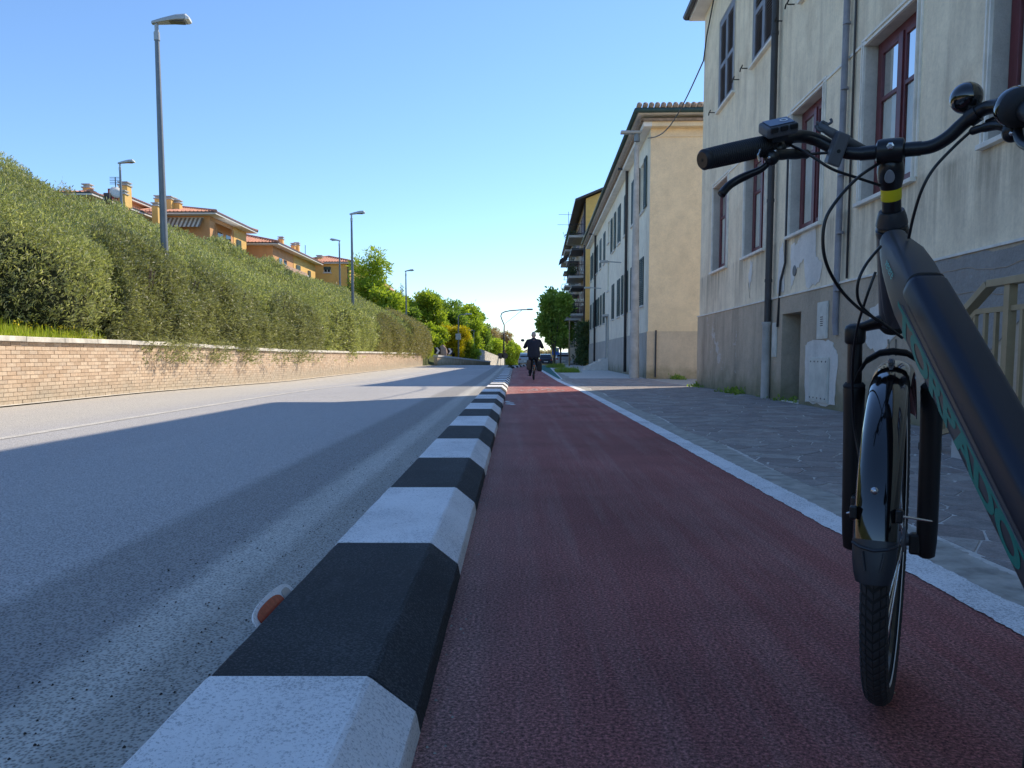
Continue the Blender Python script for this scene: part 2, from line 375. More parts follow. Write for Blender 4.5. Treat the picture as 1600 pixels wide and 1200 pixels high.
M['leaf_red'] = leaf_mat('reddish_bush_leaf', [(0.15, (0.20,0.19,0.10)), (0.5, (0.29,0.28,0.14)), (0.9, (0.44,0.34,0.21))], 0.3)
M['leaf_olive'] = leaf_mat('olive_grey_leaf', [(0.15, (0.278,0.252,0.122)), (0.5, (0.384,0.342,0.179)), (0.9, (0.555,0.486,0.276))], 0.25)
M['leaf_bright'] = leaf_mat('spring_green_leaf', [(0.12, (0.216,0.281,0.041)), (0.5, (0.375,0.475,0.063)), (0.9, (0.664,0.713,0.113))], 0.45)
M['leaf_mid'] = leaf_mat('mid_green_leaf', [(0.12, (0.130,0.206,0.046)), (0.5, (0.216,0.324,0.069)), (0.9, (0.404,0.497,0.113))], 0.4)
M['leaf_street'] = leaf_mat('street_tree_leaf', [(0.12, (0.162,0.252,0.056)), (0.5, (0.270,0.396,0.084)), (0.9, (0.486,0.576,0.168))], 0.5)
M['leaf_pine'] = leaf_mat('dark_conifer_leaf', [(0.12, (0.043,0.082,0.033)), (0.9, (0.107,0.162,0.057))], 0.15)
M['leaf_yellow'] = leaf_mat('yellow_blossom', [(0.12, (0.25,0.26,0.02)), (0.4, (0.60,0.50,0.02)), (0.9, (0.80,0.66,0.03))], 0.3)
M['leaf_bare'] = leaf_mat('budding_twig', [(0.12, (0.342,0.234,0.130)), (0.6, (0.512,0.378,0.211)), (0.9, (0.640,0.540,0.244))], 0.2)
M['grass'] = leaf_mat('grass_blade', [(0.12, (0.193,0.270,0.033)), (0.5, (0.364,0.450,0.049)), (0.9, (0.683,0.648,0.114))], 0.4)
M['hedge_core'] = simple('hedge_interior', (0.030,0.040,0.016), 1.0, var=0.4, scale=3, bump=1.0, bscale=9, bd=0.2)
M['flower'] = simple('yellow_flower', (0.8,0.62,0.03), 0.8)
# bicycle
M['gloss'] = N('gloss_black').fin((0.004,0.004,0.005), 0.09, spec=0.6, coat=0.8)
M['satin'] = simple('satin_black', (0.010,0.010,0.012), 0.33, var=0.1)
M['forkblack'] = simple('fork_matt_black', (0.006,0.006,0.0065), 0.45, var=0.1)
M['rubber'] = simple('rubber', (0.011,0.011,0.012), 0.75, var=0.3, scale=30, bump=0.3, bscale=400, bd=0.0006)
M['tread'] = simple('tread_rubber', (0.034,0.034,0.036), 0.8, var=0.2, scale=30)
M['grip'] = simple('grip_rubber', (0.012,0.013,0.016), 0.5, var=0.2, scale=30)
M['flap'] = simple('mudflap_plastic', (0.022,0.026,0.034), 0.42, var=0.1)
M['frame'] = simple('graphite_frame', (0.085,0.088,0.100), 0.36, 0.4, var=0.05)
M['battery'] = simple('battery_shell', (0.016,0.021,0.036), 0.40, 0.15, var=0.08)
M['green_ink'] = simple('teal_lettering', (0.008,0.20,0.165), 0.45, var=0.05)
M['teal_ink'] = simple('pale_teal_lettering', (0.08,0.50,0.46), 0.5, var=0.05)
M['silver'] = simple('polished_steel', (0.55,0.56,0.58), 0.25, 0.9, var=0.05)
M['greyp'] = simple('grey_plastic', (0.10,0.105,0.115), 0.5, var=0.08)
M['badge'] = simple('grey_badge', (0.27,0.29,0.31), 0.4, 0.3)
M['yellow'] = simple('yellow_sticker', (0.72,0.60,0.01), 0.5, var=0.08)
M['ink_white'] = simple('white_print', (0.8,0.8,0.8), 0.5)
M['ink_black'] = simple('black_print', (0.01,0.01,0.01), 0.6)
M['refl_red'] = simple('red_reflector', (0.42,0.06,0.025), 0.25, var=0.3, scale=60)
M['sign_blue'] = simple('sign_blue', (0.02,0.14,0.55), 0.4)
M['skin'] = simple('skin', (0.45,0.27,0.19), 0.6); M['hair'] = simple('white_hair', (0.45,0.40,0.36), 0.8)
M['navy'] = simple('navy_jacket', (0.018,0.020,0.034), 0.85, var=0.3, scale=5); M['trouser'] = simple('dark_trousers', (0.012,0.015,0.030), 0.9)
M['bag'] = simple('grey_brown_bag', (0.09,0.07,0.06), 0.85); M['bagdark'] = simple('black_bag', (0.012,0.014,0.016), 0.7)
M['carpaint'] = simple('silver_car_paint', (0.55,0.56,0.58), 0.25, 0.2, var=0.03, coat=0.5)
M['carpaint2'] = simple('dark_blue_car_paint', (0.02,0.03,0.06), 0.25, 0.2, var=0.03, coat=0.5)
M['carglass'] = N('car_glass').fin((0.01,0.012,0.014), 0.05, spec=0.6)
# ------------------------------------------------------------ ground sheets
def ysteps(y0, y1, fine=False):
    ys = [y0]; y = y0
    while y < y1-1e-6:
        st = (0.012 if y < 6 else 0.03 if y < 14 else 0.3) if fine else (0.5 if y < 70 else 5.0 if y < 240 else 60)
        y = min(y1, y+st); ys.append(y)
    return ys
def strip(name, x0, x1, y0, y1, dz, mat, rag=0, kind='structure', **kw):
    fx0 = x0 if callable(x0) else (lambda y: x0); fx1 = x1 if callable(x1) else (lambda y: x1)
    ys = ysteps(y0, y1, rag > 0); r1 = r2 = 0; vs = []
    for y in ys:
        if rag: r1 = 0.6*r1+random.uniform(-rag, rag)*0.7; r2 = 0.6*r2+random.uniform(-rag, rag)*0.7
        vs += [(fx0(y)+r1, y, gz(y)+dz), (fx1(y)+r2, y, gz(y)+dz)]
    mb = MB(); mb.add(vs, [(2*i, 2*i+1, 2*i+3, 2*i+2) for i in range(len(ys)-1)])
    return mb.build(name, mat, kind=kind, **kw)
def bank(x, y):
    """height of the hillside left of the road (above the local street level)"""
    xb = -7.62 + (max(0.0, y-66)*0.125 if y < 112 else 5.75)
    t = xb - x
    if t <= 0: return None
    pts = [(0, 0.95), (1.5, 1.25), (3.4, 2.55), (5.4, 3.6), (8.5, 4.3), (14, 6.2), (22, 7.2), (60, 9), (400, 12)]
    h = pts[-1][1]
    for (a, ha), (b, hb) in zip(pts, pts[1:]):
        if t <= b: h = ha+(hb-ha)*(t-a)/(b-a); break
    if y > 58: h = 0.15+(h-0.15)*max(0.25, 1-(y-58)/70.0) if t > 0.3 else h*max(0.3, 1-(y-58)/40)
    if y > 150: h *= max(0.05, 1-(y-150)/200)
    return h
# terrain: one sheet to the horizon, under everything
xs = [-900, -400, -200, -100, -60, -40, -30, -26, -22, -19, -17, -15, -13.5, -12, -11, -10, -9, -8.4, -7.66, -7.60, -6, -4, -1, 0, 2, 5, 9, 20, 60, 200, 500, 900]
ysl = [-60, -20, -5, 0] + [3*i for i in range(1, 50)] + [160, 180, 200, 240, 300, 400, 700, 1200, 3000]
vs = []; fs = []
for y in ysl:
    for x in xs:
        xx = x
        if y > 66 and -7.8 < x < -1.0: xx = x
        h = bank(xx, y); z = gz(y)-0.06 + ((h-0.02) if h else 0)
        if x > 12: z -= 0.03*(x-12) if x < 60 else 1.5
        vs.append((x, y, z))
nx = len(xs)
fs = [(j*nx+i, j*nx+i+1, (j+1)*nx+i+1, (j+1)*nx+i) for j in range(len(ysl)-1) for i in range(nx-1)]
MB().add(vs, fs).build('ground', M['bank'], smooth=False, kind='structure')

strip('road', -7.45, -0.60, -6, 210, 0.0, M['road'])
strip('edge_line', lambda y: -4.78+0.012*y, lambda y: -4.66+0.012*y, -6, 60, 0.004, M['faint_line'], rag=0.012)
strip('cycle_track', -0.19, 1.40, -6, 66, 0.0, M['track'])
strip('painted_line', lambda y: 1.355, lambda y: 1.505+(0.02 if y > 20 else 0), -4, 64, 0.004, M['white'], rag=0.006)
strip('painted_line', lambda y: 1.55+(y-28)*0.031, lambda y: 1.68+(y-28)*0.031, 27, 66, 0.004, M['white'], rag=0.006)
mb = MB(); mb.add([(1.53,27.5,gz(27.5)+.008),(1.62,27.5,gz(27.5)+.008),(2.66,64,gz(64)+.008),(1.53,64,gz(64)+.008),(1.53,40,gz(40)+.008),(1.95,40,gz(40)+.008)], [(0,1,5,4),(4,5,2,3)])
mb.build('teal_lane', M['teal'], kind='structure')
strip('concrete_edge', 1.50, lambda y: 1.72+0.03*math.sin(y*2.1)+(max(0,y-18)*0.03 if y < 30 else 0.36), -6, 66, 0.001, M['strip'], rag=0.012)
strip('pavement', 1.66, lambda y: 4.10+0.0267*y, -6, 68, -0.0005, M['mortar'])
strip('far_yard', lambda y: 4.10+0.0267*y, 18.0, 18.5, 29.5, -0.012, M['strip'])
strip('far_road', lambda y: -0.6, lambda y: 8.0+0.1*(y-66), 66, 210, 0.004, M['road'])
# bank-side gutter kerb at the foot of the brick wall
strip('gutter', -7.52, -7.36, -6, 62, 0.02, M['coping'])

# worn bicycle symbol on the track
def bike_symbol():
    mb = MB(); z = gz(17)+0.006; s = 1.0
    def flat_ring(cx, cy, r, w):
        vs = []; fs = []
        for k in range(24):
            a = 2*math.pi*k/24
            for q in (r-w/2, r+w/2): vs.append((cx+q*math.cos(a), cy+q*2.0*math.sin(a), z+gz(cy)-gz(17)))
        for k in range(24): j = (k+1) % 24; fs.append((2*k, 2*k+1, 2*j+1, 2*j))
        mb.add(vs, fs)
    def bar(a, b, w=0.05):
        a = Vector((*a, z)); b = Vector((*b, z)); d = (b-a).normalized(); n = Vector((-d.y, d.x, 0))*w/2
        mb.add([a-n, b-n, b+n, a+n], [(0,1,2,3)])
    flat_ring(0.28, 16.6, 0.17, 0.05); flat_ring(0.86, 16.6, 0.17, 0.05)
    A, B_, C, D = (0.28,16.6), (0.50,16.62), (0.42,17.5), (0.76,17.6)
    for p, q in ((A, C), (A, B_), (B_, C), (B_, D), (C, D), (D, (0.86,16.6)), (D, (0.73,17.95)), ((0.73,17.95),(0.83,18.05)), ((0.36,17.75),(0.47,17.75)), (C, (0.41,17.75))): bar(p, q)
    mb.build('bicycle_marking', M['worn_white'], kind='structure')
bike_symbol()
mb = MB()
for i in range(9):
    x = -0.13+random.uniform(-.03,.10); y = 12.1+random.uniform(-.5,.6); r = random.uniform(.02,.06)
    mb.add([(x+r*random.uniform(.6,1.2)*math.cos(a), y+2.2*r*random.uniform(.6,1.2)*math.sin(a), 0.004+i*0.0004) for a in [k*math.pi/4 for k in range(8)]], [tuple(range(8))])
mb.build('paint_splash', M['white'], kind='structure')

# loose grit on road edge and track
def grit(name, n, xr, yr, sz, mat, **kw):
    mb = MB()
    for i in range(n):
        y = yr[0]+(yr[1]-yr[0])*random.random()**1.8; x = random.uniform(*xr); s = random.uniform(*sz); a = random.random()*6.28
        c, q = math.cos(a)*s, math.sin(a)*s; z = gz(y)+0.001
        mb.add([(x+c, y+q, z), (x-q, y+c*.8, z), (x-c*.8, y-q, z), (x+q*.7, y-c*.9, z), (x, y, z+s*.9)], [(0,1,4),(1,2,4),(2,3,4),(3,0,4)])
    return mb.build(name, mat, kind='stuff', **kw)
grit('gravel', 900, (-1.25,-0.70), (0.9,14), (0.0016,0.0050), M['ink_black'], label='dark loose grit scattered on the dusty road edge beside the kerb', cat='grit')
grit('gravel', 160, (-0.13,1.3), (0.9,12), (0.0014,0.0035), M['joint'], label='few pale and brown specks of grit on the red cycle track', cat='grit')
grit('gravel', 60, (-0.185,-0.13), (1.0,9), (0.002,0.006), M['strip'], label='small stones lying against the foot of the kerb on the red track', cat='grit')

# ------------------------------------------------------------ kerb of black and white blocks
kerb = empty('kerb', (-0.4, 1.5, 0), kind='structure')
prof = [(-0.655,-0.02), (-0.613,0.108), (-0.604,0.116), (-0.292,0.116), (-0.283,0.112), (-0.199,0.044), (-0.196,0.036), (-0.186,-0.02)]
k = -4
while True:
    y0 = 1.477+1.09*(k-1); 
    if y0 > 46: break
    y1 = y0+1.09; dj = random.uniform(-0.002, 0.002); hj = random.uniform(-0.0015, 0.0015)
    secs = []; nseg = 14 if y0 < 8 else 1
    for i in range(nseg+1):
        y = y0+0.0015+(1.087)*i/nseg; c = 0.004 if i in (0, nseg) else 0.0
        sec = []
        for (x, z) in prof:
            jx = random.uniform(-0.0012, 0.0012) if nseg > 1 else 0
            sec.append(Vector((x+dj+jx+(0.0), y, gz(y)+z+hj-(0.003 if c and z > .03 else 0)+(random.uniform(-.0009,.0009) if nseg > 1 else 0))))
        secs.append(sec)
        if i == 0: secs.append([v+Vector((0, 0.004, 0.003 if v.z > gz(y)+.02 else 0)) for v in sec])
        if i == nseg: secs.insert(-1, [v+Vector((0, -0.004, 0.003 if v.z > gz(y)+.02 else 0)) for v in sec])
    MB().loft(secs).build('kerb_block', M['kerb_white'] if (k % 2 == 0) else M['kerb_black'], kerb)
    k += 1
k2 = empty('kerb', (0.0, 52, 0), kind='structure')
for i in range(9):
    y0 = 50+i*1.4; x = -0.25+i*0.13
    sec = lambda y: [Vector((x-.17, y, gz(y)-.02)), Vector((x-.14, y, gz(y)+.13)), Vector((x+.10, y, gz(y)+.13)), Vector((x+.17, y, gz(y)))]
    MB().loft([sec(y0), sec(y0+1.39)]).build('kerb_block', M['kerb_white'] if i % 2 else M['kerb_black'], k2)
# reflector plate on the road side of the kerb
rp = empty('kerb_reflector', (-0.63, 1.95, 0.06), 'white bordered red reflector plate fixed to the road side of the black kerb block', 'reflector')
def disc(cx, cz, ru, rv, off, th, mat, name, par, n=28):
    ax_u = Vector((0.0, 1, 0)); ax_v = Vector((-0.62, 0, 0.78)).normalized(); ax_n = ax_u.cross(ax_v).normalized()
    if ax_n.z < 0: ax_n = -ax_n
    c = Vector((-0.625, 1.95, 0.095)) + ax_u*cx + ax_v*cz + ax_n*off
    pts = []
    for k in range(n):
        a = 2*math.pi*k/n; e = 0.75
        pts.append(c+ax_u*ru*math.copysign(abs(math.cos(a))**e, math.cos(a))+ax_v*rv*math.copysign(abs(math.sin(a))**e, math.sin(a)))
    return MB().prism(pts, ax_n*th).build(name, mat, par)
pl = disc(0, .004, 0.150, 0.036, 0, 0.004, M['kerb_white'], 'plate', rp)
disc(-0.035, .004, 0.092, 0.025, 0.005, 0.003, M['refl_red'], 'red_lens', rp)
disc(0.095, .004, 0.028, 0.018, 0.005, 0.002, M['lamp_grey'], 'white_lens', rp)

# ------------------------------------------------------------ crazy paving (Voronoi flags)
def clip(poly, a, b):   # keep the side nearer a
    m = (a+b)/2; n = b-a; out = []
    for i in range(len(poly)):
        p, q = poly[i], poly[(i+1) % len(poly)]; dp, dq = (p-m).dot(n), (q-m).dot(n)
        if dp <= 0: out.append(p)
        if (dp < 0) != (dq < 0) and dp != dq: out.append(p+(q-p)*(dp/(dp-dq)))
    return out
Y0, Y1 = 0.6, 27.0
seeds = []; tries = 0
while tries < 26000:
    tries += 1; y = random.uniform(Y0-.3, Y1+.3); x = random.uniform(1.6, 5.0)
    if x > 4.2+0.0267*y: continue
    r = random.choice((0.15, 0.21, 0.28))
    if all((sx-x)**2+((sy-y)*0.95)**2 > ((r+sr)/2)**2 for sx, sy, sr in seeds): seeds.append((x, y, r))
pav = empty('crazy_paving', (3.0, 2.0, -0.01), kind='structure')
cells = []
for (sx, sy, sr) in seeds:
    a = Vector((sx, sy)); xr = 4.05+0.0267*sy
    poly = [Vector((1.72+0.035*math.sin(sy*2.1+1), sy-1)), Vector((xr, sy-1)), Vector((xr, sy+1)), Vector((1.72+0.035*math.sin(sy*2.1+1), sy+1))]
    nb = sorted(((sx-q[0])**2+(sy-q[1])**2, q) for q in seeds if abs(q[1]-sy) < 1.3 and abs(q[0]-sx) < 1.3 and q != (sx, sy, sr))[:16]
    for _, q in nb:
        poly = clip(poly, a, Vector((q[0], q[1])))
        if len(poly) < 3: break
    if len(poly) >= 3: cells.append((sy, a, poly))
cells.sort(key=lambda c: c[0])
rest = MB()
for i, (sy, a, poly) in enumerate(cells):
    c = sum(poly, Vector((0, 0)))/len(poly); t = random.uniform(-.0008, .0012); tx, ty = random.uniform(-.004,.004), random.uniform(-.004,.004)
    gap = random.uniform(0.005, 0.010); pts = []
    for p in poly:
        d = p-c; L = max(d.length, 0.02); pts.append(c+d*((L-gap)/L)+Vector((random.uniform(-.004,.004), random.uniform(-.004,.004))))
    if len(pts) > 3 and i < 300:   # soften corners
        q = []
        for j in range(len(pts)):
            p0, p1 = pts[j], pts[(j+1) % len(pts)]; q += [p0+(p1-p0)*0.10, p0+(p1-p0)*0.90]
        pts = q
    top = [Vector((p.x, p.y, gz(p.y)+0.002+t+(p.x-c.x)*tx+(p.y-c.y)*ty)) for p in pts]
    inn = [Vector((c.x+(p.x-c.x)*0.965, c.y+(p.y-c.y)*0.965, p.z+0.0009)) for p in top]
    bot = [Vector((p.x, p.y, p.z-0.014)) for p in top]
    mbx = MB() if i < 290 else rest
    n = len(top); mbx.add(bot+top+inn, [(k, (k+1) % n, n+(k+1) % n, n+k) for k in range(n)]+[(n+k, n+(k+1) % n, 2*n+(k+1) % n, 2*n+k) for k in range(n)]+[tuple(2*n+k for k in range(n))])
    if i < 290: mbx.build('paving_stone', M['stone'], pav, at=(c.x, c.y, gz(c.y)))
rest.build('paving_stones', M['stone'], pav, kind='stuff')

# ------------------------------------------------------------ brick retaining wall on the left
bw = empty('brick_wall', (-7.55, 11, 0), 'long low tan brick retaining wall with pale coping below the hedge bank', 'wall')
WL = 62.0
mb = MB()
for y in range(-4, int(WL)): mb.box((-7.80, y, gz(y)-0.05), (-7.512, y+1, gz(y)+0.96))
mb.build('mortar_core', M['joint'], bw)
def wt(y): return 0.955+0.0*y
bme = MB().box((-0.012, 0.0, 0), (0.012, 0.205, 0.056)).mesh('brick'); bme.materials.append(M['brick'])
rest = MB(); cnt = 0
for yi in range(0, 330):
    for r in range(15):
        y = 9.9+(yi+(0.5 if r % 2 else 0))*0.215 - 3.0; z = 0.015+r*0.0625
        if y > WL-0.3: continue
        if z > 0.90: continue
        dx = random.uniform(-.0035, .004)
        if y >= 10.9 and cnt < 298:
            o = bpy.data.objects.new('brick', bme); col.objects.link(o); o.parent = bw
            o.location = Vector((-7.512+dx, y, z+gz(y)))-bw.location; cnt += 1
        else: rest.box((-7.524+dx, y, z+gz(y)), (-7.500+dx, y+0.205, z+gz(y)+0.056))
rest.build('bricks', M['brick'], bw, kind='stuff')
y = -4.0
while y < WL:
    L = random.choice((1.0, 1.2, 0.9)); L = min(L, WL-y); h = random.uniform(-.006, .006)
    MB().box((-7.84, y+.006, gz(y)+0.955+h), (-7.44, y+L-.006, gz(y)+1.035+h)).build('coping_slab', M['coping'], bw, bevel=0.008 if y < 30 else 0)
    y += L
# ramp wall beyond, white topped
rw = empty('ramp_wall', (-8, 64, 0), 'low white topped parapet climbing beside the side road beyond the brick wall', 'wall')
pa, pb = P(678, 563, 64), P(762, 568, 84)
n_ = (pb-pa).cross(Vector((0,0,1))).normalized()
def slab(a, b, z0a, z1a, z0b, z1b, th, off=0):
    q = [Vector((a.x, a.y, z0a)), Vector((b.x, b.y, z0b)), Vector((b.x, b.y, z1b)), Vector((a.x, a.y, z1a))]
    return MB().prism([p+n_*off for p in q], n_*th)
slab(pa, pb, gz(64)-.3, 0.62, gz(84)-.3, -0.02, 0.3).build('wall_body', M['gplinth2'], rw)
slab(pa, pb, 0.62, 0.78, -0.02, 0.12, 0.42, -0.06).build('coping_slab', M['house_white'], rw)

# ------------------------------------------------------------ foliage generator
def leaves(name, pos, nrm, length, width, mat, per=6, spread=1.0, parent=None, upright=0.5, droop=0.0, at=None, **kw):
    """pos,nrm: n x 3 arrays of shoot places and outward directions; every shoot carries `per` leaves (one quad each)"""
    n = len(pos); pos = np.repeat(pos, per, 0); nrm = np.repeat(nrm, per, 0); m = len(pos)
    d = nrm*0.7 + np.array([0, 0, upright]) + RNG.normal(0, 0.62*spread, (m, 3)); d[:, 2] -= droop
    d /= np.linalg.norm(d, axis=1)[:, None]
    q = RNG.normal(0, 1, (m, 3)); s = np.cross(d, q); s /= np.linalg.norm(s, axis=1)[:, None]
    ln = (np.asarray(length) if np.ndim(length) == 0 else np.repeat(length, per))
    ln = (ln*RNG.uniform(0.6, 1.3, m))[:, None]; wd = ln*(width)
    base = pos + RNG.normal(0, 1, (m, 3))*ln*0.35
    v = np.empty((m, 4, 3)); v[:, 0] = base; v[:, 1] = base+d*ln*0.5+s*wd*0.5; v[:, 2] = base+d*ln; v[:, 3] = base+d*ln*0.5-s*wd*0.5
    v[:, 2, 2] -= ln[:, 0]*0.12
    o0 = np.array(at if at is not None else (org(parent) if parent else (0, 0, 0)), float); v = v-o0
    me = bpy.data.meshes.new(name); me.vertices.add(m*4); me.vertices.foreach_set('co', v.ravel().astype(np.float32))
    me.loops.add(m*4); me.loops.foreach_set('vertex_index', np.arange(m*4, dtype=np.int32))
    me.polygons.add(m); me.polygons.foreach_set('loop_start', np.arange(0, m*4, 4, dtype=np.int32)); me.polygons.foreach_set('loop_total', np.full(m, 4, np.int32))
    me.update(calc_edges=True); me.materials.append(mat)
    o = bpy.data.objects.new(name, me); col.objects.link(o)
    if parent: o.parent = parent
    if at is not None: o.location = Vector(at)-(org(parent) if parent else Vector((0,0,0)))
    return tag(o, **kw)
_ph = RNG.uniform(0, 6.28, (40, 2)); _dr = RNG.normal(0, 1, (40, 2))
def fnoise(a, b, freqs=((0.5, .5), (1.1, .3), (2.3, .18), (5.0, .10))):
    r = 0
    for i, (f, w) in enumerate(freqs):
        for j in range(4):
            q = _dr[i*4+j]; r = r + w*0.5*np.sin((a*q[0]+b*q[1])*f*1.3+_ph[i*4+j, 0]+1.7*np.sin(b*f*.6+_ph[i*4+j, 1]))
    return r
# hedge surface, s in [0,1] from the foot at the wall, up the front and over the slope; y along the street
def hedge_pt(s, y):
    xf = -7.62 + 0*y; near = np.clip((13.6-y)/2.2, 0, 1); xf = xf-1.5*near
    zf = 1.0+0.0*y+0.55*near
    end = np.clip((y-58)/14, 0, 1); top = 1-0.34*end
    wob = fnoise(y*1.4, y*0+3.0)
    xs_ = np.array([-0.12, 0.10, -0.10, -0.75, -2.2, -3.9, -5.4, -6.6]); zs_ = np.array([-0.15, 0.75, 1.55, 2.15, 2.85, 3.75, 4.70, 4.2]); ss = np.array([0, .1, .2, .32, .5, .7, .9, 1.0])
    x = xf+np.interp(s, ss, xs_)+0.14*wob*np.clip(1-s*3, 0, 1)
    x = np.where(near > 0, np.maximum(x, -13.2-(s-.9)*8*(s > .9)), x)
    z = zf+(np.interp(s, ss, zs_))*top
    z = np.where(near > 0, zf+np.interp(s, ss, zs_)*(5.7-zf)/4.7, z)
    b = fnoise(y*1.2, s*9+x)
    nx_, nz_ = 0.75*np.clip(1-s*1.6, 0, 1)+0.25, 0.35+s
    L = np.sqrt(nx_**2+nz_**2); nx_, nz_ = nx_/L, nz_/L
    x = x+nx_*b*0.34*np.clip(.35+s*4, 0, 1); z = z+nz_*b*0.34
    return x, z, nx_, nz_
gzv = np.vectorize(gz)
S, Yg = np.meshgrid(np.linspace(0, 1, 40), np.linspace(4, 70, 330))
x, z, nx_, nz_ = hedge_pt(S, Yg)
hv = np.stack([x-nx_*0.42, Yg, z-nz_*0.42+gzv(Yg)], -1).reshape(-1, 3)
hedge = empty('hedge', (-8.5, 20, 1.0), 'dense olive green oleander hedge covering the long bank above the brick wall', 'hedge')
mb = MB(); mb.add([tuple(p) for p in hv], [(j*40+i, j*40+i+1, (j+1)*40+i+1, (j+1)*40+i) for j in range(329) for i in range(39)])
me = bpy.data.meshes.new('shade_backing'); me.from_pydata([tuple(np.array(p)-np.array(hedge.location)) for p in mb.v], [], mb.f); me.materials.append(M['hedge_core']); me.shade_smooth()
ho = bpy.data.objects.new('shade_backing', me); col.objects.link(ho); ho.parent = hedge; ho['kind'] = 'stuff'  # solid backing behind the leaves; its dark colour stands in for inner shade
def hedge_leaves(n, y0, y1, s0, s1, mat, ln, depth=0.45, per=6, wd=0.24, nm='foliage', parent=hedge, out=0.06, **kw):
    y = RNG.uniform(y0, y1, n); s = RNG.uniform(s0, s1, n)
    x, z, a, b = hedge_pt(s, y); dd = RNG.uniform(-out, depth, n)**1.0
    pos = np.stack([x-a*dd, y, z-b*dd+gzv(y)], -1); nrm = np.stack([a, RNG.normal(0, .2, n), b], -1)
    return leaves(nm, pos, nrm, ln, wd, mat, per=per, parent=parent, kind='stuff', **kw)
hedge_leaves(36000, 8, 21, 0, 1, M['leaf_hedge'], 0.085)
hedge_leaves(30000, 20, 34, 0, 1, M['leaf_hedge'], 0.105)
hedge_leaves(22000, 33, 50, 0, 1, M['leaf_hedge'], 0.14)
hedge_leaves(13000, 49, 68, 0, 1, M['leaf_hedge'], 0.18)
# darker oleanders in front, overhanging the wall
def front_bush(y0, y1, smax, n, mat, ln, label, seed, bulge=0.25, zc=0):
    yc = (y0+y1)/2; b = empty('oleander_bush', (-7.7, yc, 1.0), label, 'bush', 'oleanders overhanging the brick wall')
    y = RNG.uniform(0, 1, n); y = y0+(y1-y0)*(0.5+0.5*np.sign(y-.5)*np.abs(2*y-1)**1.25); w = 1-((y-yc)/((y1-y0)/2))**2
    s = RNG.uniform(0.0, 1, n)*smax*np.clip(w, 0.12, 1); x, z, a, c = hedge_pt(s, y)
    o = bulge*w*RNG.uniform(0.0, 1, n)+RNG.uniform(-.15, .08, n); x = x+a*o; z = z+c*o
    cl = np.clip(fnoise(y*3.5, y*0+seed), 0, 1); hang = (RNG.random(n) < 0.10*w*cl); z = np.where(hang, RNG.uniform(0.60, 1.15, n), z); x = np.where(hang, RNG.uniform(-7.6, -7.15, n), x)
    leaves('foliage', np.stack([x, y, z+gzv(y)], -1), np.stack([a, RNG.normal(0, .3, n), c], -1), ln, 0.23, mat, parent=b, kind='stuff', droop=0.25)
    mb = MB()
    for i in range(9):
        yy = yc+random.uniform(-.35, .35)*(y1-y0); mb.tube([(-7.95, yc+(yy-yc)*.4, 0.95), (-7.8, yc+(yy-yc)*.8, 1.7), (-7.55, yy, 2.5)], [.03, .022, .01], 6)
    mb.build('stem', M['bark'], b)
    return b
front_bush(14.6, 19.6, 0.42, 11000, M['leaf_dark'], 0.09, 'dark oleander overhanging the wall at the foot of the nearest lamp post', 1, 0.22)
front_bush(18.2, 23.6, 0.36, 10000, M['leaf_dark'], 0.095, 'dark oleander spilling over the coping just past the nearest lamp post', 2, 0.18)
front_bush(22.6, 30.5, 0.27, 8000, M['leaf_dark'], 0.11, 'dark green oleander sagging over the middle of the brick wall', 3, 0.16)
front_bush(31, 38, 0.22, 3600, M['leaf_hedge'], 0.15, 'olive green oleander drooping over the wall below the second lamp', 4, 0.16)
front_bush(42, 56, 0.36, 5000, M['leaf_red'], 0.15, 'reddish brown bush near the far end of the brick wall', 5, 0.2)
front_bush(54, 67, 0.55, 7000, M['leaf_olive'], 0.17, 'silvery olive green bush at the far end of the brick wall', 6, 0.5)

# grass on the bank
def grass(name, n, xr, yr, h, label, mat='grass', seed=0, zf=None):
    x = RNG.uniform(*xr, n); y = RNG.uniform(*yr, n)
    z = np.array([(bank(a, b) or 0)+gz(b) for a, b in zip(x, y)])-0.02 if zf is None else np.array([gz(b) for b in y])+zf
    return leaves(name, np.stack([x, y, z], -1), np.tile([0, 0, 1.0], (n, 1)), h, 0.07, M[mat], per=5, spread=0.45, upright=1.2, label=label, cat='grass', kind='stuff')
grass('grass', 13000, (-9.9, -7.72), (6, 14.5), 0.15, 'sunlit green grass on the bank above the near end of the brick wall')
grass('grass', 9000, (-12, -7.7), (60, 84), 0.5, 'sunlit grass on the bank beyond the brick wall')
n = 260; x = RNG.uniform(-9.6, -7.8, n); y = RNG.uniform(9, 15, n); z = np.array([(bank(a, b) or 0)+0.22 for a, b in zip(x, y)])
leaves('wildflowers', np.stack([x, y, z], -1), np.tile([0, 0, 1.0], (n, 1)), 0.035, 0.9, M['flower'], per=3, spread=1, label='small yellow wildflowers in the grass above the wall', cat='flowers', kind='stuff')
# tall dry weeds at the near left
tw = empty('tall_weed', (-9.9, 13.2, 1.9), 'tall pale seed headed weeds standing in the grass before the hedge', 'weed')
mb = MB()
for i in range(7):
    bx, by = -9.6+random.uniform(-.6,.5), 12.6+random.uniform(-.9,1.6); h = random.uniform(.7, 1.3); z0 = (bank(bx, by) or 1)
    mb.tube([(bx, by, z0), (bx+.03, by, z0+h*.6), (bx+random.uniform(-.1,.1), by, z0+h)], [.008,.006,.003], 5)
mb.build('stems', M['leaf_olive'], tw, kind='stuff')
pp = np.array([(v[0], v[1], v[2]) for v in mb.v if v[2] > 2.4]); pp = pp[RNG.integers(0, len(pp), 170)]
leaves('seed_head', pp+RNG.normal(0, .05, pp.shape), np.tile([0, 0, 1.0], (170, 1)), 0.07, 0.3, M['leaf_olive'], per=4, parent=tw, kind='stuff')

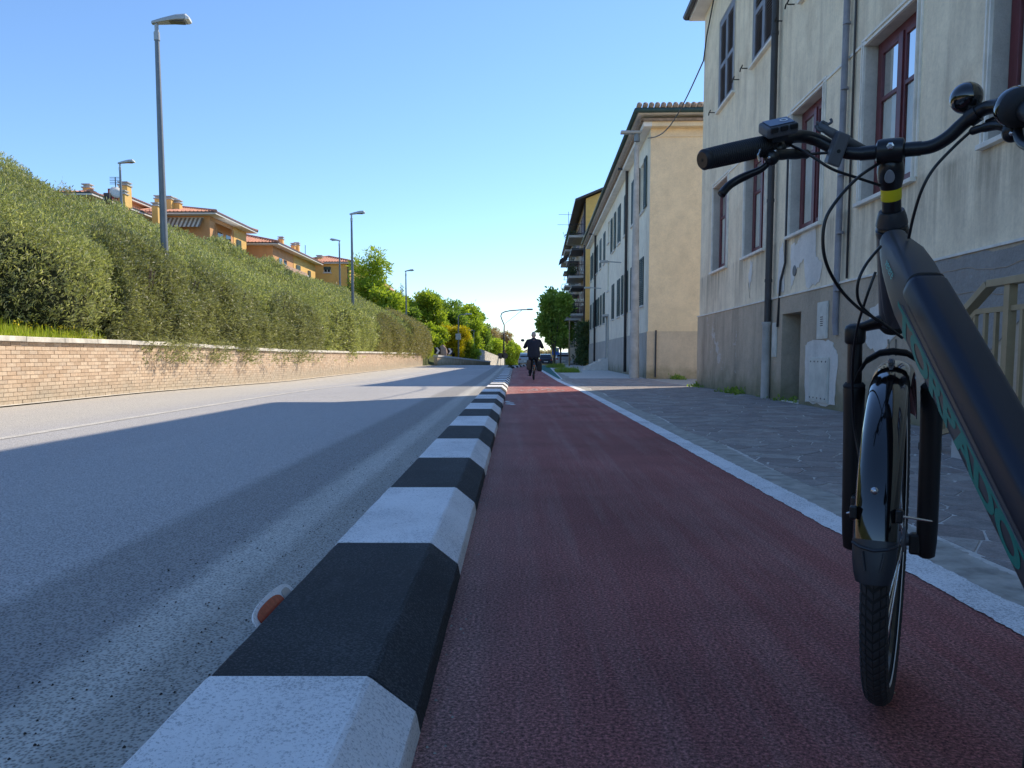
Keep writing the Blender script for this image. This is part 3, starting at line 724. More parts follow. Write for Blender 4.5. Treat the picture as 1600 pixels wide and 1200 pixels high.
def tree(name, x, y, z0, h, r, mat, label, cat='tree', n=6000, ln=0.3, wd=0.4, crown0=0.3, group=None, blobs=18, squash=1.0, spire=False, bare=0.0, trunk=0.12, seed=None, drop=0.0):
    t = empty(name, (x, y, z0), label, cat, group); rs = random.Random(seed if seed is not None else int(abs(x*131+y*17)))
    bl = []; cz = z0+h*(crown0+(1-crown0)/2); ch = h*(1-crown0)/2
    for i in range(blobs):
        if spire:
            f = i/(blobs-1); bl.append((x+rs.uniform(-.1,.1)*r, y+rs.uniform(-.1,.1)*r, z0+h*(crown0+(1-crown0)*f*0.93), r*(1-f*0.85), h*(1-crown0)/blobs*0.9))
        else:
            a = rs.uniform(0, 6.28); f = rs.uniform(-0.85, 0.85); q = math.sqrt(max(0, 1-f*f))*rs.uniform(.25, .75)
            bl.append((x+math.cos(a)*r*q*1.15, y+math.sin(a)*r*q*1.15, cz+f*ch*0.85, r*rs.uniform(.20, .46), ch*rs.uniform(.12, .28)))
    bl.append((x, y, cz, r*.48, ch*.62))
    bl = np.array(bl); w = bl[:, 3]**2; idx = RNG.choice(len(bl), n, p=w/w.sum())
    d = RNG.normal(0, 1, (n, 3)); d /= np.linalg.norm(d, axis=1)[:, None]; rad = RNG.uniform(0.25, 1.25, n)**0.6
    b = bl[idx]; pos = b[:, :3]+d*np.stack([b[:, 3], b[:, 3], b[:, 4]*1.1], -1)*rad[:, None]
    if bare: keep = RNG.random(n) > bare; pos = pos[keep]; d = d[keep]
    leaves('crown', pos, d, ln, wd, mat, per=4, parent=t, kind='stuff', droop=drop)
    mb = MB(); mb.tube([(x, y, z0-.2), (x+.03, y, z0+h*crown0), (x, y, cz), (x, y, z0+h*.9)], [trunk, trunk*.8, trunk*.5, trunk*.15], 8)
    mb.build('trunk', M['bark'], t)
    mb = MB()
    for q in bl[:10]:
        mb.tube([(x, y, z0+h*crown0*rs.uniform(.7, 1.3)), ((x+q[0])/2, (y+q[1])/2, (z0+h*crown0+q[2])/2+.1), tuple(q[:3])], [trunk*.4, trunk*.25, trunk*.08], 5)
    mb.build('limb', M['bark'], t)
    return t
def tz(x, y): return (bank(x, y) or 0)+gz(y)
def tr(name, px, d, top, wpx, mat, label, base=None, **k):
    x = P(px, 500, d).x; zt = P(px, top, d).z; z0 = tz(x, d) if base is None else base
    return tree(name, x, d, z0, zt-z0, wpx/2*d/F, mat, label, **k)
G = 'trees on the bank beyond the hedge'
tr('ailanthus_tree', 578, 72, 384, 66, M['leaf_bright'], 'tall airy light green tree rising beside the second lamp post', n=2100, ln=0.42, wd=0.24, crown0=0.12, group=G, blobs=15, bare=.05, drop=0.3)
tr('round_tree', 603, 70, 448, 66, M['leaf_bright'], 'rounded bright green tree below the airy tall tree', n=4200, ln=0.30, group=G, crown0=0.05)
tr('conifer', 627, 84, 444, 24, M['leaf_pine'], 'small dark pointed conifer between the second and third lamps', n=2600, ln=0.28, wd=.2, crown0=0.05, spire=True, group=G)
tr('round_tree', 655, 82, 455, 66, M['leaf_bright'], 'broad yellow green tree just right of the third lamp post', n=5200, ln=0.34, crown0=0.05, group=G, blobs=20)
tr('round_tree', 690, 95, 457, 64, M['leaf_mid'], 'tallest mid green tree behind the yellow broom', n=5200, ln=0.38, crown0=0.05, group=G, blobs=20)
tr('round_tree', 722, 102, 474, 62, M['leaf_bright'], 'bright green tree behind the blue round sign', n=4600, ln=0.4, crown0=0.05, group=G, blobs=20)
tr('round_tree', 742, 110, 483, 44, M['leaf_mid'], 'mid green tree above the concrete wedge wall', n=3800, ln=0.4, crown0=0.05, group=G)
tr('budding_tree', 764, 116, 500, 44, M['leaf_bare'], 'half bare brownish tree left of the curved lamp post', n=2600, ln=0.36, wd=.25, crown0=0.05, group=G, bare=.1)
tr('budding_tree', 785, 122, 512, 36, M['leaf_bare'], 'half bare brownish tree behind the curved lamp post', n=2200, ln=0.36, wd=.25, crown0=0.05, group=G, bare=.2)
tr('round_tree', 803, 118, 532, 34, M['leaf_bright'], 'low light green bushy tree right of the curved lamp post', n=2600, ln=0.34, crown0=0.02, group=G, base=gz(118)-.3)
tr('broom_bush', 708, 78, 507, 50, M['leaf_yellow'], 'broom bush in full yellow bloom behind the chevron signs', cat='bush', n=3800, ln=0.20, crown0=0.02)
tr('round_bush', 672, 76, 505, 44, M['leaf_bright'], 'low yellow green bush left of the yellow broom', cat='bush', n=3000, ln=0.26, crown0=0.02)
tr('round_bush', 640, 72, 478, 40, M['leaf_mid'], 'dark green bush behind the silvery bush at the wall end', cat='bush', n=2600, ln=0.28, crown0=0.02)
tr('wispy_tree', 110, 24, 281, 34, M['leaf_olive'], 'thin wispy tree top poking above the hedge left of the first house', n=240, ln=0.12, wd=.2, crown0=0.55, bare=.2, blobs=6, trunk=.03)
tr('street_tree', 866, 56, 444, 50, M['leaf_street'], 'leafy green street tree growing from the pavement before the balcony building', n=3400, ln=0.27, wd=.5, crown0=0.2, base=gz(56), blobs=16, trunk=.09)
tr('street_tree', 876, 78, 470, 40, M['leaf_street'], 'second street tree half hidden behind the nearer street tree', n=2200, ln=0.34, wd=.5, crown0=0.2, base=gz(78), blobs=20, trunk=.09)
for i, (px, d, top, w, mt) in enumerate(((618, 74, 470, 52, 'leaf_bright'), (632, 88, 462, 50, 'leaf_mid'), (672, 100, 462, 50, 'leaf_bright'), (706, 104, 468, 46, 'leaf_mid'), (735, 98, 492, 44, 'leaf_bright'), (755, 104, 505, 44, 'leaf_mid'), (662, 74, 515, 46, 'leaf_bright'), (728, 84, 520, 40, 'leaf_bright'), (768, 108, 522, 40, 'leaf_bright'), (690, 88, 490, 50, 'leaf_bright'))):
    tr('round_bush', px, d, top, w, M[mt], ['green bush filling the gap below the airy tall tree', 'dark green bush behind the small conifer', 'yellow green bush between the two broadest trees', 'mid green bush just right of the tallest tree', 'bright bush above the blue path sign', 'mid green bush above the concrete wedge wall', 'low bright bush behind the nearer chevron board', 'low bright bush directly behind the blue path sign', 'low bright bush at the low end of the wedge wall', 'bright green bush rising directly behind the yellow broom'][i], cat='bush', n=3000, ln=0.30, crown0=0.0)
# far trees on the plain
for i, (px, d, top, w) in enumerate(((812, 190, 556, 26), (832, 260, 553, 22), (858, 240, 552, 20), (848, 330, 551, 20))):
    tr('far_tree', px, d, top, w, M['leaf_bare'], ['hazy low tree on the plain left of the cyclist', 'hazy low tree on the plain directly behind the cyclist', 'hazy low tree between the cyclist and the street tree', 'most distant low tree on the skyline'][i], base=gz(d), n=900, ln=1.2, crown0=.05)

# weeds
grass('grass', 900, (2.05, 3.1), (37.5, 40.5), 0.17, 'green grass tuft growing through the pavement near the street tree', 'leaf_mid', zf=-.02)
grass('grass', 700, (2.2, 3.3), (52, 54.5), 0.2, 'farther green grass tuft on the pavement by the tree trunk', 'leaf_mid', zf=-.02)
def weed(px, py, d, n, h, label):
    p = P(px, py, d)
    pos = np.stack([RNG.normal(p.x, .09, n), RNG.normal(p.y, .30, n), np.full(n, gz(d)-.01)], -1)
    return leaves('weed', pos, np.tile([-0.5, 0, 1.0], (n, 1)), h, 0.35, M['leaf_mid'], per=5, spread=.8, at=tuple(p), label=label, cat='weed', kind='stuff')
weed(1147, 606, 15.2, 50, .10, 'low green weeds at the wall foot left of the dark downpipe')
weed(1238, 622, 12.3, 22, .08, 'small green weed growing at the sill of the cellar door')
weed(1090, 603, 19.2, 30, .10, 'weeds at the far corner of the near building')
weed(1060, 596, 27.6, 110, .10, 'weeds along the foot of the cream gable wall')
weed(1218, 620, 12.9, 14, .05, 'tiny weeds between the downpipe and the cellar door')
# ------------------------------------------------------------ buildings on the right: facade line X = 4.08 + 0.0267 y
NV = Vector((-1, 0.0267, 0)).normalized()
def B(u, v, z): return Vector((4.08+0.0267*u, u, z))+NV*v
def bbox(mb, u0, u1, v0, v1, z0, z1): return mb.box((u0, v0, z0), (u1, v1, z1), lambda p: B(p.x, p.y, p.z))
def facade(u0, u1, z0, z1, ops, v=0.0, skip=None):
    us = sorted({u0, u1} | {o[0] for o in ops} | {o[1] for o in ops}); zs = sorted({z0, z1} | {o[2] for o in ops} | {o[3] for o in ops})
    us = [u for u in us if u0 <= u <= u1]; zs = [z for z in zs if z0 <= z <= z1]; mb = MB()
    for a, b in zip(us, us[1:]):
        for c, d in zip(zs, zs[1:]):
            um, zm = (a+b)/2, (c+d)/2
            if any(o[0] < um < o[1] and o[2] < zm < o[3] for o in ops): continue
            mb.quad(B(a, v, c), B(b, v, c), B(b, v, d), B(a, v, d))
    return mb
class reveals:
    def __init__(s, ops, v0, depth): s.a = (ops, v0, depth)
    def build(s, name, mat, bld):
        ops, v0, depth = s.a
        for (a, b, c, d) in [o[:4] for o in ops]:
            mb = MB()
            for q in (((a,c),(a,d)), ((b,c),(b,d)), ((a,c),(b,c)), ((a,d),(b,d))):
                (p0, q0), (p1, q1) = q; mb.quad(B(p0, v0, q0), B(p1, v0, q1), B(p1, v0-depth, q1), B(p0, v0-depth, q0))
            mb.build(name, mat, bld)
def shell(u0, u1, z1, v_back, mat_side, mat_top, bld, z0=-0.3, names=('gable_wall', 'back_wall')):
    o = {}
    o['far'] = MB().quad(B(u1,-.002,z0), B(u1,v_back,z0), B(u1,v_back,z1), B(u1,-.002,z1)).build(names[0], mat_side, bld)
    o['near'] = MB().quad(B(u0,-.002,z0), B(u0,v_back,z0), B(u0,v_back,z1), B(u0,-.002,z1)).build(names[0], mat_side, bld)
    MB().quad(B(u0,v_back,z0), B(u1,v_back,z0), B(u1,v_back,z1), B(u0,v_back,z1)).build(names[1], mat_side, bld)
    return o
def hip_roof(u0, u1, v0, v1, z, h, oh, mat, bld, th=0.16, soff=None):
    a, b, c, d = u0-oh, u1+oh, v0+oh, v1-oh; w = (c-d)/2
    mb = MB(); base = [B(a,c,z+th), B(b,c,z+th), B(b,d,z+th), B(a,d,z+th), B(a+w,(c+d)/2,z+th+h), B(b-w,(c+d)/2,z+th+h)]
    mb.add(base, [(0,1,5,4), (1,2,5), (2,3,4,5), (3,0,4)]); r = mb.build('roof', mat, bld)
    MB().add([B(a,c,z), B(b,c,z), B(b,d,z), B(a,d,z), B(a,c,z+th-.004), B(b,c,z+th-.004), B(b,d,z+th-.004), B(a,d,z+th-.004)], [(0,1,2,3),(0,1,5,4),(1,2,6,5),(2,3,7,6),(3,0,4,7)]).build('eaves', soff or M['soffit'], bld)
    return r

# ============ near building (old cream plaster) ============
b1 = empty('old_apartment_building', tuple(B(19.4, 0, 0)), 'old cream plaster building with rough grey base, red wooden windows and grey louvred shutters', 'building')
U0, U1, Z1 = -8.0, 19.4, 8.98
gw = [(18.07-2.73*k-1.34, 18.07-2.73*k, 2.66, 4.57) for k in range(0, 7)]
uw = [(17.75-2.73*k-1.32, 17.75-2.73*k, 6.20, 8.12) for k in range(0, 5)]
door = (11.85, 12.75, -0.02, 1.42)
facade(U0, U1, 1.70, Z1, gw+uw).build('wall', M['plaster1'], b1)
reveals(gw, 0, 0.22).build('window_reveal', M['reveal'], b1)
reveals(uw, 0, 0.10).build('shutter_reveal', M['reveal'], b1)
facade(U0, U1, -0.3, 1.70, [door], v=0.035).build('plinth', M['plinth1'], b1)
MB().quad(B(U0,0,1.70), B(U1,0,1.70), B(U1,0.035,1.70), B(U0,0.035,1.70)).build('plinth_ledge', M['plinth1'], b1)
reveals([door], 0.035, 0.40).build('door_reveal', M['plinth1'], b1)
shell(U0, U1, Z1, -11, M['plaster1'], None, b1)
MB().quad(B(U1+.03,.035,-.3), B(U1+.03,-11,-.3), B(U1+.03,-11,1.70), B(U1+.03,.035,1.70)).quad(B(U1+.03,.035,-.3), B(U1,.035,-.3), B(U1,.035,1.70), B(U1+.03,.035,1.70)).build('gable_plinth', M['plinth1'], b1)
hip_roof(U0, U1, 0, -11, Z1, 2.6, 0.32, M['tile'], b1)
g = MB(); g.tube([B(U0-.3, .40, Z1+.12), B(U1+.38, .40, Z1+.12)], 0.075, 8); g.tube([B(U1+.39, .40, Z1+.12), B(U1+.39, -11, Z1+.12)], 0.075, 8); g.build('gutter', M['pipe_dark'], b1, smooth=True)
# plinth cap line and string course
c = MB(); bbox(c, U0, 11.7, 0.0, 0.055, 1.70, 1.725); bbox(c, 11.7, U1+.03, 0.0, 0.055, 1.70, 1.725); c.build('plinth_cap', M['trim1'], b1)
t = MB()
e = [(a, b) for (a, b, _, _) in sorted(gw)]
for (a, b), (a2, b2) in zip(e, e[1:]): bbox(t, b+.0, a2-.0, 0, 0.018, 4.60, 4.635)
t.build('string_course', M['trim1'], b1)
# ground floor windows (one template, then copies)
def gwin(k, a, b, c, d):
    o0 = B(b, 0, c)
    fr = MB(); V = (-0.20, -0.14)
    for (x0, x1, z0, z1) in ((a+.02, a+.11, c, d), (b-.11, b-.02, c, d), (a+.11, b-.11, d-.10, d), (a+.11, b-.11, c, c+.09)): bbox(fr, x0, x1, *V, z0, z1)
    w = fr.build('window', M['redwood'], b1, at=o0, bevel=.006)
    m = (a+b)/2; V2 = (-0.185, -0.135); sa = MB()
    bbox(sa, m-.055, m+.055, V2[0], V2[1]+.02, c+.09, d-.10)
    for (x0, x1) in ((a+.11, m-.055), (m+.055, b-.11)):
        bbox(sa, x0, x0+.05, *V2, c+.09, d-.10); bbox(sa, x1-.05, x1, *V2, c+.09, d-.10)
        bbox(sa, x0+.05, x1-.05, *V2, c+.09, c+.16); bbox(sa, x0+.05, x1-.05, *V2, d-.16, d-.10)
        bbox(sa, x0+.05, x1-.05, *V2, c+1.18, c+1.23)
    s2 = sa.build('sash', M['redwood'], w, at=o0, bevel=.004)
    for (x0, x1) in ((a+.16, m-.105), (m+.105, b-.16)):
        for (z0, z1) in ((c+.16, c+1.18), (c+1.23, d-.16)):
            q = MB(); n = 9
            for i in range(n):
                ua, ub = x0+(x1-x0)*i/n, x0+(x1-x0)*(i+1)/n; va = -0.172+0.006*math.sin(i*2.1); vb = -0.172+0.006*math.sin((i+1)*2.1)
                q.quad(B(ua, va, z0), B(ub, vb, z0), B(ub, vb, z1), B(ua, va, z1))
            q.build('curtain', M['curtain'], w, at=o0, smooth=True)
            gp = MB(); gp.quad(B(x0, -.155, z0), B(x1, -.155, z0), B(x1, -.155, z1), B(x0, -.155, z1)); gp.build('pane', M['glassclear'], w, at=o0)
    s = MB(); bbox(s, a-.08, b+.08, -0.14, 0.07, c-.045, c+.003); s.build('sill', M['trim1'], w, at=o0, bevel=.006)
    tr_ = MB()
    for (x0, x1, z0, z1) in ((a-.10, a-.075, c, d+.07), (b+.075, b+.10, c, d+.07), (a-.10, b+.10, d+.07, d+.10)): bbox(tr_, x0, x1, 0, .022, z0, z1)
    for (x0, x1, z0, z1) in ((a-.025, a-.002, c+.004, d), (b+.002, b+.025, c+.004, d), (a-.025, b+.025, d+.002, d+.03)): bbox(tr_, x0, x1, 0, .030, z0, z1)
    tr_.build('surround', M['trim1'], w, at=o0)
    return w
gm = N('clear_pane'); gm.fin((0.8,0.85,0.85), 0.03, spec=0.5)
_g = gm.n('ShaderNodeBsdfTransparent'); _g.inputs[0].default_value = (0.92,0.95,0.94,1); _m = gm.n('ShaderNodeMixShader'); _f = gm.n('ShaderNodeFresnel'); _gl = gm.n('ShaderNodeBsdfGlossy'); _gl.inputs['Roughness'].default_value = 0.02
gm.l(_f.outputs[0], _m.inputs[0]); gm.l(_g.outputs[0], _m.inputs[1]); gm.l(_gl.outputs[0], _m.inputs[2]); gm.l(_m.outputs[0], gm.out.inputs[0]); M['glassclear'] = gm.m
w0 = gwin(0, *gw[0])
for k in range(1, 7):
    w = copy_tree(w0, b1); w.location = B(gw[k][1], 0, gw[k][2])-b1.location
# shuttered windows
def shut(a, b, c, d):
    o0 = B(b, 0, c); fr = MB()
    for (x0, x1, z0, z1) in ((a+.0, a+.05, c, d), (b-.05, b, c, d), (a+.05, b-.05, d-.05, d)): bbox(fr, x0, x1, -.08, .012, z0, z1)
    w = fr.build('shuttered_window', M['shutter'], b1, at=o0)
    dk = MB(); dk.quad(B(a,-.09,c), B(b,-.09,c), B(b,-.09,d), B(a,-.09,d)); dk.build('dark_interior', M['shutter_in'], w, at=o0)
    s = MB(); bbox(s, a-.08, b+.08, -0.08, 0.07, c-.045, c+.003); s.build('sill', M['trim1'], w, at=o0, bevel=.006)
    sr = MB()
    for (x0, x1, z0, z1) in ((a-.03, a-.004, c+.004, d), (b+.004, b+.03, c+.004, d), (a-.03, b+.03, d+.002, d+.03)): bbox(sr, x0, x1, 0, .020, z0, z1)
    sr.build('surround', M['reveal'], w, at=o0)
    m = (a+b)/2
    for (x0, x1) in ((a+.055, m-.004), (m+.004, b-.055)):
        lf = MB()
        bbox(lf, x0, x0+.07, -.03, .015, c+.01, d-.055); bbox(lf, x1-.07, x1, -.03, .015, c+.01, d-.055)
        for (z0, z1) in ((c+.01, c+.11), ((c+d)/2-.10, (c+d)/2-.01), (d-.145, d-.055)): bbox(lf, x0+.07, x1-.07, -.028, .013, z0, z1)
        L = lf.build('shutter', M['shutter'], w, at=o0, bevel=.003)
        i = 0
        for (z0, z1) in ((c+.125, (c+d)/2-.11), ((c+d)/2+.0, d-.15)):
            n = 13
            for q in range(n):
                z = z0+(z1-z0)*(q+.5)/n
                sm = MB().add([B(x0+.07, .012, z-.020), B(x1-.07, .012, z-.020), B(x1-.07, .004, z-.024), B(x0+.07, .004, z-.024), B(x0+.07, -.020, z+.020), B(x1-.07, -.020, z+.020), B(x1-.07, -.028, z+.016), B(x0+.07, -.028, z+.016)], [(0,1,5,4),(3,7,6,2),(0,3,2,1),(4,5,6,7)])
                o = bpy.data.objects.new('slat', sm.mesh('slat', o0)); col.objects.link(o); o.data.materials.append(M['shutter']); o['_p'] = 1; del o['_p']; o.parent = L
    return w
s0 = shut(*uw[0])
for k in range(1, 5):
    # keep three levels: building > shuttered_window > shutter ; slats are joined under the shutter in copies by sharing their meshes
    w = copy_tree(s0, b1); w.location = B(uw[k][1], 0, uw[k][2])-b1.location
# regroup: shutters become parts of the building, slats sub-parts
for w in [o for o in b1.children if o.name.startswith('shuttered_window')]:
    for ch in list(w.children):
        if ch.name.startswith('shutter'):
            ch.parent = b1; ch.location = ch.location + w.location
# shutter catches
def catch(u, z):
    c = MB(); c.tube([B(u,0,z), B(u,.10,z), B(u,.13,z+.02)], .010, 6); c.tube([B(u-.09,.12,z+.03), B(u-.03,.125,z), B(u+.03,.125,z+.012), B(u+.09,.12,z-.03)], .013, 6)
    c.build('shutter_catch', M['iron'], b1)
for k in range(5): catch(17.75-2.73*k+.40, 6.20+.10); catch(17.75-2.73*k-1.32-.40, 6.30)
# downpipes
pm = MB(); pm.tube([B(13.35,.36,Z1+.02), B(13.35,.10,8.45), B(13.35,.10,1.0), B(13.35,.11,.02)], .058, 12)
for z in (8.2, 6.1, 4.3, 3.35, 2.0): pm.lathe(B(13.35,.10,z), (0,0,1), [(0,.066),(.05,.066)], 12)
pm.build('downpipe', M['pipe_dark'], b1, auto=40)
pm = MB(); pm.lathe(B(13.35,.11,-.02), (0,0,1), [(0,.075),(1.28,.07),(1.30,.085),(1.34,.085)], 12); pm.build('downpipe_boot', M['concrete'], b1, auto=40)
pm = MB(); pm.tube([B(10.32,.30,Z1), B(10.32,.07,8.6), B(10.40,.07,1.2), B(10.40,.05,1.02)], .042, 12)
for z in (8.3, 6.4, 5.02, 4.2, 3.1, 2.35, 1.6): pm.lathe(B(10.34,.07,z), (0,0,1), [(0,.05),(.03,.05)], 12)
pm.build('downpipe', M['pipe_grey'], b1, auto=40)
MB().tube([B(10.18,.025,Z1), B(10.18,.025,1.75)], .016, 8).build('cable', M['pipe_dark'], b1, smooth=True)
MB().tube([B(12.70,.03,3.95), B(12.70,.03,2.25), B(12.92,.03,1.98), B(12.92,.06,1.22)], .020, 8).build('conduit', M['pipe_dark'], b1, smooth=True)
# repaired patches of filler (raised skins with ragged outline)
def patch(pts, name='filler_patch', mat='patch', v=.003, th=.006):
    ps = []
    for i in range(len(pts)):
        a, b = pts[i], pts[(i+1) % len(pts)]
        for k in range(7):
            t_ = k/7; j = 0 if k == 0 else random.uniform(-.026, .026)
            ps.append((a[0]+(b[0]-a[0])*t_+j, a[1]+(b[1]-a[1])*t_+random.uniform(-.028,.028)))
    MB().prism([B(u, v, z) for u, z in ps], NV*th).build(name, M[mat], b1)
patch([(13.15,1.78),(13.1,2.5),(12.9,2.62),(12.78,1.80)])
patch([(12.45,1.80),(12.5,2.52),(12.2,2.48),(12.0,2.62),(11.42,2.66),(11.38,2.2),(11.1,2.05),(11.2,1.8),(11.75,1.76),(11.9,2.2),(12.2,2.1)])
patch([(14.95,2.25),(14.85,2.56),(14.72,2.5),(14.7,2.3),(14.85,2.0)])
patch([(11.55,.05),(11.6,.9),(11.3,1.0),(10.6,.95),(10.35,.75),(10.4,.05)], v=.037, mat='patch')
patch([(9.5,.9),(9.4,1.3),(8.95,1.42),(8.7,1.0),(9.1,.75)], v=.037)
M['patchgrey'] = plaster('greyish_filler', (0.36,0.345,0.32), (0.31,0.30,0.28), (0.22,0.21,0.195), None, 0.6, 1.0, 22)
patch([(8.35,1.18),(8.3,1.67),(7.2,1.68),(6.15,1.68),(6.2,1.2),(6.9,.8),(7.8,.85)], v=.037, mat='patchgrey')
# horizontal scores in the filler: old wall cracks
def crack(pts, v=.045, r=.004, name='crack_edge'):
    q = []
    for (a, b) in zip(pts, pts[1:]):
        for k in range(6): t_ = k/6; q.append(B(a[0]+(b[0]-a[0])*t_, v, a[1]+(b[1]-a[1])*t_+random.uniform(-.012,.012)))
    MB().tube(q, r, 4).build(name, M['joint'], b1)
crack([(8.2,1.52),(7.4,1.58),(6.9,1.50),(6.3,1.55)]); crack([(8.1,1.30),(7.2,1.34),(6.6,1.26)]); crack([(14.8,2.5),(14.95,2.1),(14.85,1.8)], v=.004)
# round vent, meter cabinets, plates
MB().lathe(B(12.3,.0,2.08), NV, [(0,.085),(.012,.085),(.014,.07)], 20).build('round_vent', M['greyp'], b1)
def cab(u0_, u1_, z0, z1, name='meter_cabinet', mat='cabinet', v=.037, vent=True, bolts=False):
    c = MB(); bbox(c, u0_, u1_, v, v+.02, z0, z1); o = c.build(name, M[mat], b1, bevel=.004)
    f = MB(); bbox(f, u0_+.03, u1_-.03, v+.02, v+.026, z0+.03, z1-.03); f.build('panel', M[mat], o)
    if vent:
        for i in range(5):
            s = MB(); bbox(s, u0_+(u1_-u0_)*.38, u0_+(u1_-u0_)*.62, v+.026, v+.029, z1-.22-.03*i, z1-.208-.03*i); s.build('vent_slot', M['iron'], o)
    if bolts:
        for i in range(5):
            for z in (z0+.06, z1-.06):
                u = u0_+(u1_-u0_)*(i+.5)/5; MB().lathe(B(u, v+.026, z), NV, [(0,.012),(.006,.010)], 8).build('bolt', M['iron'], o)
cab(10.72, 11.12, 0.98, 1.50)
cab(12.98, 13.22, 0.72, 1.30, vent=False)
cab(10.62, 11.35, 0.08, 0.72, name='steel_plate', vent=False, bolts=True, v=.045)
# cellar door
d = MB(); bbox(d, door[0], door[1], -.36, -.32, -.02, 1.40); dd = d.build('door', M['door_dark'], b1)
for i in range(5):
    s = MB(); u = door[0]+.06+.17*i; bbox(s, u, u+.15, -.32, -.305, .04, 1.34); s.build('plank', M['door_dark'], dd, bevel=.004)
MB().tube([B(12.65,-.29,.1), B(12.25,-.28,.85), B(12.05,-.29,1.2)], .006, 6).build('wire', M['concrete'], dd)
MB().tube([B(12.6,-.27,.05), B(12.2,-.26,.35)], .006, 6).build('wire', M['concrete'], dd)
MB().lathe(B(12.62,-.30,.70), NV, [(0,.02),(.05,.02),(.055,.014)], 10).build('handle', M['iron'], dd)
ds = MB(); bbox(ds, door[0]-.02, door[1]+.02, -.40, .06, -.03, .012); ds.build('door_sill', M['coping'], b1)
# facade cable towards the next building
cb = MB(); pts = []
A_, B_2 = B(19.35, .03, 7.9), B(28.6, .05, 8.6)
for i in range(15):
    t_ = i/14; p = A_.lerp(B_2, t_); p.z -= 0.55*math.sin(math.pi*t_); pts.append(p)
cb.tube(pts, .018, 6); cb.tube([B(19.35,.03,7.9), B(18.9,.06,8.3), B(18.2,.06,8.85)], .016, 6)
tag(cb.build('overhead_cable', M['pipe_dark'], at=tuple(A_), smooth=True), 'twisted dark cable sagging between the near building and the cream building', 'cable')

# stair with landing and railing at the near door
st = empty('entrance_stair', (3.6, 5.0, 0), 'concrete entrance steps and landing against the near building', 'stairs')
def sbox(mb, u0_, u1_, v0_, v1_, z0, z1): return bbox(mb, u0_, u1_, v0_, v1_, z0, z1)
for i in range(2):
    s = MB(); sbox(s, 5.02+.30*(1-i)-.001, 5.02+.30*(2-i), .05, 1.02, -.02, .14*(i+1)); s.build('step', M['concrete'], st, bevel=.008)
s = MB(); sbox(s, 1.6, 5.02, .05, 1.02, -.02, .30); s.build('landing', M['concrete'], st, bevel=.008)
rl = empty('stair_railing', (3.2, 5.4, 0), 'bronze coloured metal stair railing with square balusters', 'railing')
RV = .98
def rod(mb, a, b, w, h):
    a = Vector(a); b = Vector(b); t_ = (b-a).normalized(); sx = t_.cross(Vector((0,0,1))).normalized() if abs(t_.z) < .99 else Vector((1,0,0)); sy = sx.cross(t_)
    return mb.loft([[p+sx*w/2*i+sy*h/2*j for i, j in ((-1,-1),(1,-1),(1,1),(-1,1))] for p in (a, b)])
ub = 5.28; zt = 1.235
rod(MB(), B(ub, RV, zt), B(1.8, RV, zt+.02), .075, .05).build('handrail', M['rail'], rl, bevel=.003)
rod(MB(), B(ub+.01, RV, zt-.003), B(6.05, RV, zt-.46), .075, .05).build('handrail', M['rail'], rl, bevel=.003)
rod(MB(), B(ub+.15, RV, zt-.18), B(1.8, RV, zt-.16), .03, .035).build('rail', M['rail'], rl)
rod(MB(), B(ub+.15, RV, zt-.18), B(6.05, RV, zt-.60), .03, .035).build('rail', M['rail'], rl)
rod(MB(), B(5.02, RV, .38), B(1.8, RV, .38), .03, .035).build('rail', M['rail'], rl)
rod(MB(), B(5.02, RV, .38), B(6.05, RV, .10), .03, .035).build('rail', M['rail'], rl)
for u in (5.06, 3.6, 2.2): rod(MB(), B(u, RV, .29), B(u, RV, zt-.02), .055, .055).build('post', M['rail'], rl)
rod(MB(), B(6.0, RV, .0), B(6.0, RV, .80), .05, .05).build('post', M['rail'], rl)
for i in range(24):
    u = 4.92-.125*i
    if u < 1.9: break
    if min(abs(u-q) for q in (5.06, 3.6, 2.2)) > .05: rod(MB(), B(u, RV, .38), B(u, RV, zt-.18), .025, .025).build('baluster', M['rail'], rl)
for i in range(6):
    u = 5.20+.125*i; f = (u-(ub+.15))/(6.05-ub-.15); zt2 = zt-.18-.42*max(0, f); rod(MB(), B(u, RV, .38-.27*(u-5.02)), B(u, RV, zt2), .025, .025).build('baluster', M['rail'], rl)
MB().cbox(B(6.0, RV, .03), (.12,.12,.06)).build('foot_plate', M['iron'], rl)

# ============ second building (cream gable) ============
b2 = empty('cream_apartment_building', tuple(B(28.3, 0, 0)), 'two storey building with warm cream gable wall and dark green shutters', 'building')
U0, U1, Z1 = 28.3, 59.4, 8.85
ks = [k for k in range(11) if k != 5]
gw2 = [(29.6+2.78*k, 29.6+2.78*k+1.25, 2.66, 4.50) for k in ks]; uw2 = [(29.6+2.78*k, 29.6+2.78*k+1.25, 6.25, 8.10) for k in ks]
sw = [(43.8, 44.8, 4.4, 6.0), (43.8, 44.8, 7.1, 8.3)]; dr = [(43.7, 44.9, .5, 2.9)]
gaps = gw2+uw2+sw
facade(U0, U1, 1.60, Z1, gaps+[(43.7,44.9,1.6,2.9)]).build('front_wall', M['front2'], b2)
facade(U0, U1, -.4, 1.60, [(43.7,44.9,.5,1.6)], v=.04).build('plinth', M['plinth2'], b2)
MB().quad(B(U0,0,1.6), B(U1,0,1.6), B(U1,.04,1.6), B(U0,.04,1.6)).build('plinth_ledge', M['plinth2'], b2)
reveals(gaps+dr, 0, .18).build('window_reveal', M['front2'], b2)
sh = shell(U0, U1, Z1, -11, M['gable2'], None, b2)
